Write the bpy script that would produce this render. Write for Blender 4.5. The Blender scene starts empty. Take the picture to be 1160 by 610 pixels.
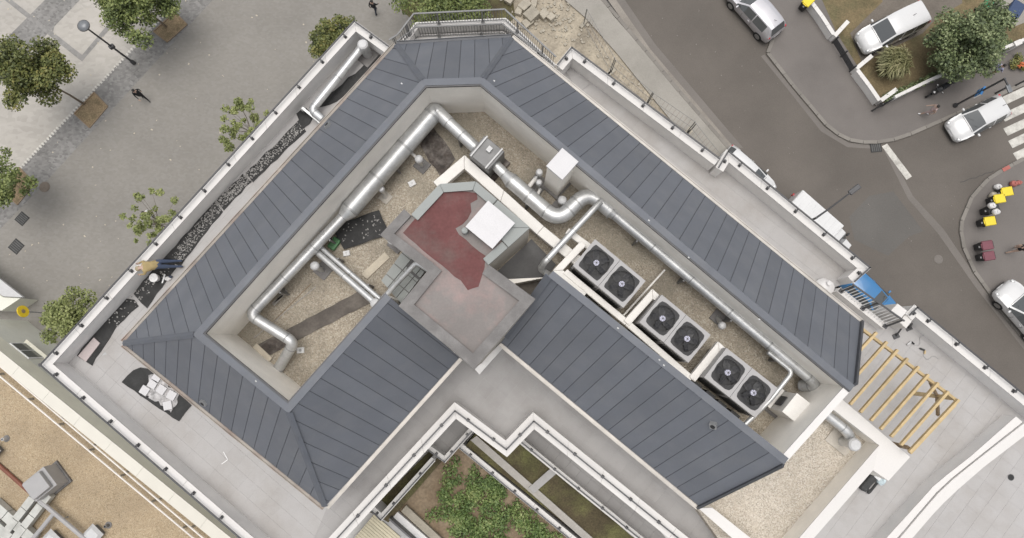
import bpy, bmesh, math, random
import numpy as np
from mathutils import Vector, Matrix

random.seed(7)
rng = np.random.default_rng(7)
S = bpy.context.scene
C = S.collection

# ------------------------------------------------------------------ camera, sky, sun, exposure
F_PX = 773.0                 # focal length in photo pixels (photo 1160 wide)
CAM_H = 45.0                 # drone height above the street
TILT = math.atan(85.0 / 773.0)
cam = bpy.data.cameras.new('drone_camera')
cam.sensor_width = 36.0
cam.lens = F_PX * 36.0 / 1160.0
cam.clip_end = 1000.0
cam_o = bpy.data.objects.new('drone_camera', cam)
cam_o.location = (0, 0, CAM_H)
cam_o.rotation_euler = (TILT, 0, 0)
C.objects.link(cam_o)
S.camera = cam_o

SUN_EL, SUN_AZ = math.radians(85), math.radians(112)   # azimuth measured from +X, anticlockwise
W = bpy.data.worlds.new('World')
S.world = W
W.use_nodes = True
wn = W.node_tree.nodes
wl = W.node_tree.links
sky = wn.new('ShaderNodeTexSky')
sky.sky_type = 'NISHITA'
sky.sun_disc = False
sky.sun_elevation = SUN_EL
sky.sun_rotation = math.pi / 2 - SUN_AZ
sky.air_density = 1.0
sky.dust_density = 4.0
sky.ozone_density = 0.6
veil = wn.new('ShaderNodeHueSaturation')        # overcast: the whole sky goes grey
veil.inputs['Saturation'].default_value = 0.2
wl.new(sky.outputs[0], veil.inputs['Color'])
wl.new(veil.outputs[0], wn['Background'].inputs[0])
wn['Background'].inputs[1].default_value = 0.15
sl = bpy.data.lights.new('sun', 'SUN')
sl.energy = 1.15
sl.angle = math.radians(45)
sl.color = (1.0, 0.95, 0.88)
so = bpy.data.objects.new('sun', sl)
d = Vector((math.cos(SUN_EL) * math.cos(SUN_AZ), math.cos(SUN_EL) * math.sin(SUN_AZ), math.sin(SUN_EL)))
so.rotation_euler = d.to_track_quat('Z', 'Y').to_euler()
so.location = (0, 0, 80)
C.objects.link(so)
S.view_settings.view_transform = 'Standard'
S.view_settings.look = 'None'
S.view_settings.exposure = 0.2
S.view_settings.gamma = 1.0

# ------------------------------------------------------------------ measuring: photo pixel + known height -> place
_c, _s = math.cos(TILT), math.sin(TILT)
def at(px, py, z=0.0):
    x = (px - 580) / F_PX
    y = -(py - 305) / F_PX
    Y = y * _c + _s
    Z = y * _s - _c
    t = (CAM_H - z) / (-Z)
    return Vector((x * t, Y * t, z))
def ats(pts, z=0.0):
    return [at(p[0], p[1], z) for p in pts]
def xy(pts):
    return [(p[0], p[1]) for p in pts]

# ------------------------------------------------------------------ materials
def srgb(r, g, b):
    f = lambda c: (c / 12.92) if c <= 0.04045 else ((c + 0.055) / 1.055) ** 2.4
    return (f(r / 255.), f(g / 255.), f(b / 255.), 1)
def lin(v, t=(1, 1, 1)):
    return (v * t[0], v * t[1], v * t[2], 1)

def new_mat(name):
    m = bpy.data.materials.new(name)
    m.use_nodes = True
    return m, m.node_tree.nodes, m.node_tree.links, m.node_tree.nodes['Principled BSDF']

def mat(name, col, rough=0.7, metal=0.0, var=0.12, scale=3.0, fine=40.0, fvar=0.08, bump=0.0, rnd=0.0, coat=0.0,
        stain=None, stain_scale=0.7, stain_amt=0.5, spec=0.5, wave=None):
    """colour with large and fine unevenness, optional stain colour patches, per object and relief"""
    m, n, l, b = new_mat(name)
    tc = n.new('ShaderNodeNewGeometry')
    n1 = n.new('ShaderNodeTexNoise'); n1.inputs['Scale'].default_value = scale; n1.inputs['Detail'].default_value = 5
    n2 = n.new('ShaderNodeTexNoise'); n2.inputs['Scale'].default_value = fine; n2.inputs['Detail'].default_value = 3
    l.new(tc.outputs['Position'], n1.inputs['Vector']); l.new(tc.outputs['Position'], n2.inputs['Vector'])
    base = n.new('ShaderNodeRGB'); base.outputs[0].default_value = col
    last = base.outputs[0]
    if stain:
        n3 = n.new('ShaderNodeTexNoise'); n3.inputs['Scale'].default_value = stain_scale; n3.inputs['Detail'].default_value = 8
        n3.inputs['Roughness'].default_value = 0.65
        l.new(tc.outputs['Position'], n3.inputs['Vector'])
        r = n.new('ShaderNodeMapRange'); r.inputs[1].default_value = 0.45; r.inputs[2].default_value = 0.7
        r.inputs[4].default_value = stain_amt
        l.new(n3.outputs[0], r.inputs[0])
        mx = n.new('ShaderNodeMixRGB'); mx.inputs[2].default_value = stain
        l.new(r.outputs[0], mx.inputs[0]); l.new(last, mx.inputs[1]); last = mx.outputs[0]
    def scaled(last, fac_out, amt):
        r = n.new('ShaderNodeMapRange'); r.inputs[1].default_value = 0.25; r.inputs[2].default_value = 0.75
        r.inputs[3].default_value = 1 - amt; r.inputs[4].default_value = 1 + amt
        l.new(fac_out, r.inputs[0])
        v = n.new('ShaderNodeVectorMath'); v.operation = 'SCALE'
        l.new(last, v.inputs[0]); l.new(r.outputs[0], v.inputs['Scale'])
        return v.outputs[0]
    if var: last = scaled(last, n1.outputs[0], var)
    if fvar: last = scaled(last, n2.outputs[0], fvar)
    if rnd:
        oi = n.new('ShaderNodeObjectInfo')
        r = n.new('ShaderNodeMapRange'); r.inputs[3].default_value = 1 - rnd; r.inputs[4].default_value = 1 + rnd
        l.new(oi.outputs['Random'], r.inputs[0])
        v = n.new('ShaderNodeVectorMath'); v.operation = 'SCALE'
        l.new(last, v.inputs[0]); l.new(r.outputs[0], v.inputs['Scale']); last = v.outputs[0]
    l.new(last, b.inputs['Base Color'])
    b.inputs['Roughness'].default_value = rough
    b.inputs['Metallic'].default_value = metal
    b.inputs['Specular IOR Level'].default_value = spec
    b.inputs['Coat Weight'].default_value = coat
    if bump:
        bp = n.new('ShaderNodeBump'); bp.inputs['Strength'].default_value = bump; bp.inputs['Distance'].default_value = 0.02
        l.new(n2.outputs[0], bp.inputs['Height']); l.new(bp.outputs[0], b.inputs['Normal'])
    return m

def cell_mat(name, cols, scale, rough=0.9, big=0.15, bump=0.4, stretch=None, rot=0.0, bigscale=0.6, stain=None, stain_amt=0.6, stain_scale=0.5):
    """pebbles or small setts: one colour per Voronoi cell plus large patches"""
    m, n, l, b = new_mat(name)
    g = n.new('ShaderNodeNewGeometry')
    mp = n.new('ShaderNodeMapping'); mp.vector_type = 'POINT'
    mp.inputs['Rotation'].default_value = (0, 0, rot)
    if stretch: mp.inputs['Scale'].default_value = stretch
    l.new(g.outputs['Position'], mp.inputs[0])
    v = n.new('ShaderNodeTexVoronoi'); v.inputs['Scale'].default_value = scale
    l.new(mp.outputs[0], v.inputs['Vector'])
    sp = n.new('ShaderNodeSeparateColor'); l.new(v.outputs['Color'], sp.inputs[0])
    cr = n.new('ShaderNodeValToRGB'); cr.color_ramp.interpolation = 'LINEAR'
    e = cr.color_ramp.elements
    e[0].color = cols[0]; e[1].color = cols[-1]
    for i, c in enumerate(cols[1:-1]):
        q = e.new((i + 1) / (len(cols) - 1)); q.color = c
    l.new(sp.outputs[0], cr.inputs[0])
    last = cr.outputs[0]
    if stain:
        n3 = n.new('ShaderNodeTexNoise'); n3.inputs['Scale'].default_value = stain_scale; n3.inputs['Detail'].default_value = 7
        l.new(g.outputs['Position'], n3.inputs['Vector'])
        r = n.new('ShaderNodeMapRange'); r.inputs[1].default_value = 0.48; r.inputs[2].default_value = 0.62; r.inputs[4].default_value = stain_amt
        l.new(n3.outputs[0], r.inputs[0])
        mx = n.new('ShaderNodeMixRGB'); mx.inputs[2].default_value = stain
        l.new(r.outputs[0], mx.inputs[0]); l.new(last, mx.inputs[1]); last = mx.outputs[0]
    n1 = n.new('ShaderNodeTexNoise'); n1.inputs['Scale'].default_value = bigscale; n1.inputs['Detail'].default_value = 6
    l.new(g.outputs['Position'], n1.inputs['Vector'])
    r = n.new('ShaderNodeMapRange'); r.inputs[1].default_value = 0.3; r.inputs[2].default_value = 0.7
    r.inputs[3].default_value = 1 - big; r.inputs[4].default_value = 1 + big
    l.new(n1.outputs[0], r.inputs[0])
    s = n.new('ShaderNodeVectorMath'); s.operation = 'SCALE'
    l.new(last, s.inputs[0]); l.new(r.outputs[0], s.inputs['Scale'])
    l.new(s.outputs[0], b.inputs['Base Color'])
    b.inputs['Roughness'].default_value = rough
    if bump:
        bp = n.new('ShaderNodeBump'); bp.inputs['Strength'].default_value = bump; bp.inputs['Distance'].default_value = 0.03; bp.invert = True
        l.new(v.outputs['Distance'], bp.inputs['Height']); l.new(bp.outputs[0], b.inputs['Normal'])
    return m

def leaf_mat(name, cols):
    m, n, l, b = new_mat(name)
    g = n.new('ShaderNodeNewGeometry')
    cr = n.new('ShaderNodeValToRGB')
    e = cr.color_ramp.elements
    e[0].color = cols[0]; e[1].color = cols[-1]
    for i, c in enumerate(cols[1:-1]):
        q = e.new((i + 1) / (len(cols) - 1)); q.color = c
    ns = n.new('ShaderNodeTexNoise'); ns.inputs['Scale'].default_value = 1.2
    l.new(g.outputs['Position'], ns.inputs['Vector'])
    mx = n.new('ShaderNodeMath'); mx.operation = 'MULTIPLY_ADD'; mx.inputs[1].default_value = 0.55
    l.new(g.outputs['Random Per Island'], mx.inputs[0])
    m2 = n.new('ShaderNodeMath'); m2.operation = 'MULTIPLY_ADD'; m2.inputs[1].default_value = 1.2; m2.inputs[2].default_value = -0.38
    l.new(ns.outputs[0], m2.inputs[0]); l.new(m2.outputs[0], mx.inputs[2])
    l.new(mx.outputs[0], cr.inputs[0]); l.new(cr.outputs[0], b.inputs['Base Color'])
    b.inputs['Roughness'].default_value = 0.6
    b.inputs['Subsurface Weight'].default_value = 0.0
    return m

M = {}
M['zinc_nw'] = mat('painted_zinc_roofing', lin(0.15, (.93, 1.0, 1.15)), 0.5, 0.1, .07, .8, 30, .04, rnd=.07, stain=lin(.2, (.98, 1, 1.05)), stain_scale=.9, stain_amt=.35)
M['zinc_dark'] = mat('zinc_underlay', lin(0.085, (.94, 1, 1.13)), 0.7)
M['zinc_cap'] = mat('painted_zinc_capping', lin(0.115, (.92, 1.0, 1.17)), 0.55, 0.0, .1, 1.5, 30, .05, stain=lin(.17), stain_scale=1.2, stain_amt=.3)
M['zinc_lip'] = mat('zinc_seam', lin(0.08, (.96, 1, 1.1)), 0.45, 0.2)
M['render'] = mat('rendered_wall', lin(0.85, (1.04, 1.0, .93)), 0.85, 0, .07, 1.2, 25, .04, .1, stain=lin(.75, (1.03, 1, .93)), stain_scale=.8, stain_amt=.5)
M['facade'] = mat('facade_render', lin(0.6, (1, .98, .92)), 0.85, 0, .05, .5)
M['white'] = mat('white_coping', lin(0.64, (1.02, .99, .96)), 0.7, 0, .06, 1.5, 20, .03, rnd=.03, stain=lin(.5, (1.03, 1, .94)), stain_scale=1.5, stain_amt=.3)
M['parapet'] = mat('parapet_render', lin(0.72, (1.02, 1, .98)), 0.85, 0, .06, 1.0, 20, .04, stain=lin(.6), stain_scale=.7, stain_amt=.5)
M['slab'] = mat('terrace_slab_concrete', lin(0.40, (1.03, 1.0, .985)), 0.85, 0, .05, .5, 30, .06, .1, rnd=.02, stain=lin(.31, (1.06, 1, .95)), stain_scale=.5, stain_amt=.95)
M['slab_dark'] = mat('grey_slab_concrete', lin(0.35, (1.03, 1.0, .985)), 0.85, 0, .05, .5, 30, .05, .1, rnd=.035, stain=lin(.27, (1.05, 1, .97)), stain_scale=.6, stain_amt=.8)
M['under'] = mat('slab_bedding', lin(0.42), 0.9)
M['gravel'] = cell_mat('roof_gravel', [lin(.2, (1.14, 1, .8)), lin(.27, (1.16, 1, .79)), lin(.31, (1.14, 1, .79)), lin(.4, (1.1, 1, .84))], 26, .95, .16, .5, stain=lin(.2, (1.1, 1, .8)), stain_amt=.5, stain_scale=.7)
M['gravel_pale'] = cell_mat('pale_roof_gravel', [lin(.28, (1.1, 1, .85)), lin(.39, (1.13, 1, .83)), lin(.44, (1.12, 1, .84)), lin(.54, (1.07, 1, .89))], 28, .95, .1, .5)
M['gravel_tan'] = cell_mat('tan_roof_gravel', [lin(.18, (1.28, 1, .64)), lin(.27, (1.3, 1, .64)), lin(.31, (1.28, 1, .66)), lin(.38, (1.2, 1, .72))], 27, .95, .1, .5, stain=lin(.25, (1.28, 1, .68)), stain_amt=.25)
M['galv'] = mat('galvanised_steel', lin(0.56, (.99, 1, 1.0)), 0.45, 0.65, .18, 2.5, 12, .08, rnd=.05)
M['galv_band'] = mat('galvanised_band', lin(0.36, (.99, 1, 1.0)), 0.45, 0.5)
M['galv_dull'] = mat('dull_galvanised_sheet', lin(0.17, (1, 1, 1.0)), 0.5, 0.2, .15, 3)
M['galv_white'] = mat('pale_metal_cap', lin(0.5), 0.5, 0.1, .08, 6)
M['lag'] = mat('cream_pipe_lagging', lin(0.70, (1.03, 1, .95)), 0.6, 0, .05, 3)
M['unit'] = mat('grey_unit_casing', lin(0.34, (1.02, 1, 1.0)), 0.55, 0.0, .05, 2, rnd=.02)
M['unit_in'] = mat('fan_recess_black', lin(0.018, (1, 1, 1.1)), 0.6)
M['fan'] = mat('fan_blade_plastic', lin(0.03, (1, 1, 1.1)), 0.45)
M['hub'] = mat('fan_hub_pale', lin(0.65, (.95, .95, 1.15)), 0.4)
M['grille'] = mat('dark_coil_grille', lin(0.03), 0.5, .4)
M['fin'] = mat('coil_fin_grey', lin(0.11), 0.5, .4)
M['redpaint'] = mat('red_waterproof_coating', lin(0.084, (1.7, .72, .70)), 0.8, 0, .2, .9, 10, .1, spec=.2, stain=lin(.12, (1.25, .9, .82)), stain_scale=1.1, stain_amt=.75)
M['dustymem'] = mat('dusty_grey_membrane', lin(0.19, (1.1, 1, .95)), 0.85, 0, .14, 1.0, 15, .06, stain=lin(.25, (1.3, .92, .86)), stain_scale=.7, stain_amt=.9)
M['mem_rim'] = mat('slate_grey_membrane', lin(0.15, (1.05, 1, .97)), 0.75, 0, .14, 2, 30, .1, stain=lin(.21, (1.04, 1, .97)), stain_scale=2, stain_amt=.6)
M['copgreen'] = mat('green_grey_coping', lin(0.31, (.95, 1, .97)), 0.8, 0, .07, 2, 30, .05, rnd=.06, stain=lin(.25, (.97, 1, .95)), stain_scale=2)
M['skylid'] = mat('white_skylight_lid', lin(0.55, (1.0, .985, 1.0)), 0.45, 0, .03, 2)
M['beigewall'] = mat('beige_block_wall', lin(0.42, (1.08, 1, .88)), 0.85, 0, .12, 3, 20, .08)
M['black'] = mat('black_bitumen_membrane', lin(0.016), 0.7, 0, .4, 2, 25, .3, .3, stain=lin(.06), stain_scale=3, stain_amt=.35)
M['speckled'] = cell_mat('debris_on_bitumen', [lin(.015), lin(.02), lin(.045), lin(.1), lin(.62)], 9, .8, .3, .5, stain=lin(.02), stain_amt=.75, stain_scale=1.3)
M['debris'] = mat('broken_mortar_bits', lin(.3, (1.03, 1, .96)), .9, 0, .2, 4)
M['brownmem'] = mat('worn_brown_membrane', lin(0.085, (1.15, 1, .88)), 0.85, 0, .3, 1.2, 12, .15, .3, stain=lin(.14, (1.12, 1, .86)), stain_scale=1.2, stain_amt=.7)
M['dirtymem'] = mat('dirty_torn_membrane', lin(0.045, (1.25, 1, .85)), 0.8, 0, .5, 3, 10, .3, .4, stain=lin(.2, (1.1, 1, .92)), stain_scale=2.2, stain_amt=.75)
M['darkmem'] = mat('dark_grey_membrane', lin(0.1, (1.02, 1, 1)), 0.8, 0, .15, .8, 15, .08, stain=lin(.14), stain_scale=.8, stain_amt=.7)
M['rail'] = mat('dark_grey_rail_paint', lin(0.07, (1, 1, 1.05)), 0.45, .3)
M['railgrey'] = mat('grey_baluster_paint', lin(.2), .5)
M['gutter'] = mat('pale_zinc_gutter', lin(0.42, (1.06, 1, .92)), 0.5, .3, .15, 2)
M['gutter_br'] = mat('brown_primed_gutter', lin(0.27, (1.1, 1, .88)), 0.6, .1, .25, 1.2, stain=lin(.13, (1.4, .85, .65)), stain_scale=.8, stain_amt=.8)
M['wood'] = mat('pine_timber', lin(0.38, (1.26, .96, .52)), 0.7, 0, .12, 4, 18, .08, rnd=.1)
M['wood_brown'] = mat('brown_timber', lin(0.19, (1.3, .95, .6)), 0.75, 0, .15, 4, 18, .08)
M['wood_pale'] = mat('pale_plank', lin(0.42, (1.12, 1, .8)), 0.8, 0, .1, 3, 18, .08, rnd=.08)
M['wood_grey'] = mat('weathered_plank', lin(0.33, (1.06, 1, .92)), 0.85, 0, .1, 3, 18, .08, rnd=.08)
M['deck'] = mat('cream_deck_board', lin(0.50, (1.1, 1, .74)), 0.8, 0, .08, 2, 20, .06, rnd=.07)
M['plaza'] = cell_mat('plaza_sett_paving', [lin(.204, (1.06, 1, .9)), lin(.212, (1.06, 1, .91)), lin(.22, (1.06, 1, .91)), lin(.23, (1.05, 1, .92))], 5.0, .9, .09, .03, (1, 1.6, 1), math.radians(40), .25)
M['plaza_lt'] = cell_mat('pale_plaza_paving', [lin(.34, (1.06, 1, .91)), lin(.37, (1.06, 1, .91)), lin(.39, (1.06, 1, .92))], 3.0, .9, .09, .04, (1, 1.6, 1), math.radians(40), .3)
M['plaza_dk'] = cell_mat('dark_sett_band', [lin(.15, (1.03, 1, .96)), lin(.19, (1.03, 1, .96)), lin(.21, (1.03, 1, .96)), lin(.24, (1.03, 1, .96))], 5.5, .9, .15, .1, (1, 1.4, 1), math.radians(40), .5)
M['plaza_md'] = cell_mat('grey_paving_band', [lin(.2, (1.03, 1, .96)), lin(.23, (1.03, 1, .96)), lin(.26, (1.03, 1, .96))], 5, .9, .1, .2)
M['asphalt'] = mat('road_asphalt', lin(0.100, (1.13, 1, .88)), 0.9, 0, .10, .25, 18, .10, .25, stain=lin(.13, (1.13, 1, .88)), stain_scale=.12, stain_amt=.7)
M['asphalt_lt'] = mat('worn_asphalt', lin(0.15, (1.1, 1, .91)), 0.9, 0, .12, .35, 14, .08, .2)
M['asphalt_dk'] = mat('patched_asphalt', lin(0.110, (1.06, 1, .93)), 0.9, 0, .1, .3, 14, .08, .2)
M['dust'] = mat('dusty_road_edge', lin(0.22, (1.1, 1, .88)), .9, 0, .2, .8, 12, .12, .2)
M['asphalt_tar'] = mat('tar_filled_crack', lin(0.06, (1.05, 1, .95)), .8)
M['walk'] = mat('pavement_asphalt', lin(0.145, (1.1, 1, .93)), 0.9, 0, .1, .3, 16, .08, .2, stain=lin(.12, (1.1, 1, .93)), stain_scale=.35, stain_amt=.7)
M['walk_lt'] = mat('new_concrete_pavement', lin(0.29, (1.06, 1, .9)), 0.9, 0, .12, .3, 14, .07, .2, stain=lin(.22, (1.06, 1, .88)), stain_scale=.4, stain_amt=.7)
M['kerb'] = mat('kerb_stone', lin(0.19, (1.08, 1, .9)), 0.85, 0, .1, 1, 20, .1, rnd=.08)
M['paint'] = mat('worn_road_paint', lin(0.52, (1.03, 1, .92)), 0.8, 0, .15, 2, 20, .15, stain=lin(.2, (1.08, 1, .9)), stain_scale=1.6, stain_amt=.65)
M['paint_red'] = mat('worn_red_kerb_paint', lin(0.2, (1.8, .6, .5)), 0.8)
M['sand'] = mat('sandy_building_ground', lin(0.33, (1.14, 1, .78)), 0.95, 0, .22, .7, 6, .2, .6, stain=lin(.17, (1.16, 1, .8)), stain_scale=.6, stain_amt=.9)
M['stone'] = mat('rough_stone_block', lin(0.33, (1.1, 1, .82)), 0.9, 0, .15, 2, 12, .12, .3, rnd=.15)
M['soil'] = mat('brown_garden_soil', lin(0.15, (1.35, 1, .66)), 0.95, 0, .2, 1, 8, .2, .5, stain=lin(.25, (1.25, 1, .7)), stain_scale=.7, stain_amt=.8)
M['sedum'] = mat('sedum_bed', lin(0.06, (1.25, 1, .55)), 0.95, 0, .3, 1, 14, .35, .6, stain=lin(.12, (1.0, 1, .38)), stain_scale=.55, stain_amt=1.0)
M['drygrass'] = mat('dry_yard_grass', lin(0.13, (1.3, 1, .55)), 0.95, 0, .2, .8, 12, .3, .5, stain=lin(.09, (1.0, 1, .5)), stain_scale=.5, stain_amt=.8)
M['yardpath'] = mat('earth_drive', lin(0.13, (1.15, 1, .85)), 0.95, 0, .15, .8, 10, .15, .3)
M['pit'] = mat('tree_pit_bark', lin(0.2, (1.35, 1, .6)), 0.95, 0, .25, 2, 14, .35, .5, stain=lin(.11, (1.2, 1, .55)), stain_scale=1.2, stain_amt=.7)
M['bark'] = mat('tree_bark', lin(0.14, (1.25, 1, .75)), 0.9, 0, .2, 5)
M['leaf_green'] = leaf_mat('mid_green_leaves', [lin(0.041, (0.78, 1, .35)), lin(0.123, (0.73, 1, .28)), lin(0.205, (0.84, 1, .3)), lin(0.328, (0.90, 1, .35))])
M['leaf_olive'] = leaf_mat('olive_leaves', [lin(0.033, (.8, 1, .35)), lin(0.110, (.82, 1, .28)), lin(0.165, (.95, 1, .27)), lin(0.209, (1.2, 1, .3))])
M['leaf_bright'] = leaf_mat('bright_green_leaves', [lin(0.086, (0.84, 1, .3)), lin(0.186, (0.84, 1, .3)), lin(0.272, (0.90, 1, .35)), lin(0.372, (0.95, 1, .45))])
M['leaf_dark'] = leaf_mat('dark_glossy_leaves', [lin(0.036, (0.78, 1, .5)), lin(0.110, (0.73, 1, .42)), lin(0.195, (0.81, 1, .42)), lin(0.390, (0.90, 1, .55))])
M['leaf_straw'] = leaf_mat('straw_green_blades', [lin(0.108, (1, 1, .45)), lin(0.180, (1, 1, .45)), lin(0.264, (1.05, 1, .5)), lin(0.360, (1.1, 1, .6))])
M['weed'] = leaf_mat('weed_leaves', [lin(.06, (.65, 1, .3)), lin(.14, (.62, 1, .27)), lin(.22, (.72, 1, .3)), lin(.32, (.9, 1, .4))])
M['silver'] = mat('silver_car_paint', lin(0.55, (1, .98, 1.02)), 0.3, .5, .02, 1, coat=.6)
M['whitecar'] = mat('white_car_paint', lin(0.62, (1, 1, 1)), 0.3, 0, .02, 1, coat=.6)
M['bluecar'] = mat('blue_car_paint', lin(0.17, (.22, 1.0, 2.2)), 0.3, 0, .02, 1, coat=.6)
M['blackcar'] = mat('black_car_trim', lin(0.02), 0.35, 0, .02, 1, coat=.4)
M['glass'] = mat('tinted_car_glass', lin(0.085, (.93, 1, 1.04)), 0.15, 0, 0, 1, fvar=0, spec=.9)
M['wglass'] = mat('window_glass', lin(0.045, (.8, 1.1, 1.0)), 0.08, 0, 0, 1, fvar=0, spec=.9)
M['tyre'] = mat('tyre_rubber', lin(0.016), 0.85)
M['rim'] = mat('alloy_rim', lin(0.4), 0.35, .8)
M['headlight'] = mat('headlight_lens', lin(0.6), 0.12, .3)
M['taillight'] = mat('taillight_lens', lin(0.22, (2.2, .15, .2)), 0.2)
M['plate'] = mat('number_plate', lin(0.7), 0.5)
M['yellow'] = mat('yellow_bin_lid', lin(0.55, (1.3, 1.02, .06)), 0.5, 0, .06, 3)
M['maroon'] = mat('maroon_bin_lid', lin(0.085, (1.9, .6, .8)), 0.5)
M['binbody'] = mat('charcoal_bin_plastic', lin(0.028, (1, 1, 1.05)), 0.55)
M['bag_white'] = mat('white_plastic_bag', lin(0.62, (1, .98, .97)), 0.45, 0, .1, 6)
M['bag_blue'] = mat('pale_blue_bag', lin(0.6, (.85, 1, 1.05)), 0.5, 0, .1, 6)
M['bag_dark'] = mat('dark_grey_canvas', lin(0.05, (1, 1.02, 1.02)), 0.8, 0, .3, 6)
M['green'] = mat('green_plastic', lin(0.16, (.45, 1.2, .5)), 0.5)
M['greenbin'] = mat('green_bin_lid', lin(0.13, (.2, 1.4, .6)), 0.5)
M['bluebin'] = mat('dark_blue_bin', lin(0.06, (.5, .9, 2.0)), 0.5)
M['signblue'] = mat('sign_blue', lin(0.13, (.2, 1.2, 3.0)), 0.5)
M['signwhite'] = mat('sign_white', lin(0.75), 0.5)
M['signyellow'] = mat('sign_yellow', lin(0.5, (1.4, 1.0, .04)), 0.5)
M['lampgrey'] = mat('lamp_globe_grey', lin(0.19, (.95, 1, 1.06)), 0.35, .2)
M['iron'] = mat('cast_iron', lin(0.1, (1, 1, .98)), 0.7, .3, .2, 4)
M['ironbrown'] = mat('rusty_cast_iron', lin(0.15, (1.2, 1, .82)), 0.8, .2, .2, 4)
M['rust'] = mat('rusty_red_pipe', lin(0.11, (1.9, .75, .5)), 0.7, .1, .2, 4)
M['greyduct'] = mat('dusty_white_duct', lin(0.5, (1.0, 1, .94)), 0.7, .05, .14, 1.5, stain=lin(.34, (1, 1, .92)), stain_scale=1, stain_amt=.8)
M['skin'] = mat('skin', lin(0.33, (1.35, .95, .75)), 0.55, 0, .05)
M['hair_dark'] = mat('dark_hair', lin(0.015, (1.1, 1, .95)), 0.6)
M['hair_fair'] = mat('sandy_hair', lin(0.28, (1.2, 1, .65)), 0.6)
M['cl_tan'] = mat('tan_shirt', lin(0.27, (1.3, 1, .48)), 0.85, 0, .15, 8)
M['cl_jean'] = mat('blue_jeans', lin(0.09, (.7, .95, 1.6)), 0.85, 0, .15, 8)
M['cl_black'] = mat('black_cloth', lin(0.012, (.95, 1, 1.2)), 0.85)
M['cl_white'] = mat('white_shirt', lin(0.7), 0.85)
M['cl_blue'] = mat('pale_blue_shirt', lin(0.35, (.9, .95, 1.35)), 0.85)
M['cl_navy'] = mat('navy_cloth', lin(0.05, (.8, .95, 1.4)), 0.85)
M['cl_pink'] = mat('faded_pink_cloth', lin(0.3, (1.2, .92, .9)), 0.85, 0, .3, 10)
M['cl_red'] = mat('red_cloth', lin(0.2, (2.0, .35, .35)), 0.85)
M['shoe'] = mat('tan_boot', lin(0.25, (1.4, .95, .65)), 0.7)
M['shoe_dk'] = mat('dark_shoe', lin(0.03), 0.7)
M['neigh'] = mat('greenish_grey_render', lin(0.7, (1.0, 1.0, .89)), 0.85, 0, .05, .6, 15, .04, stain=lin(.6, (1, 1, .88)), stain_scale=.5, stain_amt=.6)
M['neigh_in'] = mat('olive_parapet_face', lin(0.72, (1.03, 1, .84)), 0.85, 0, .08, 1.0)
M['cream'] = mat('cream_coping', lin(0.60, (1.04, 1, .89)), 0.7, 0, .04, 1.2)
M['wire'] = mat('pale_cable', lin(0.7, (1.05, 1, .95)), 0.5)
M['plastic'] = mat('crumpled_plastic', lin(.3, (1.04, 1, 1)), .5, 0, .45, 5, 14, .3, .5, stain=lin(.55), stain_scale=4, stain_amt=.6)
M['paper'] = mat('white_scrap', lin(0.66), 0.7, 0, .1, 5)
M['flower'] = mat('red_orange_petals', lin(0.35, (2.0, .5, .2)), 0.7)

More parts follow.
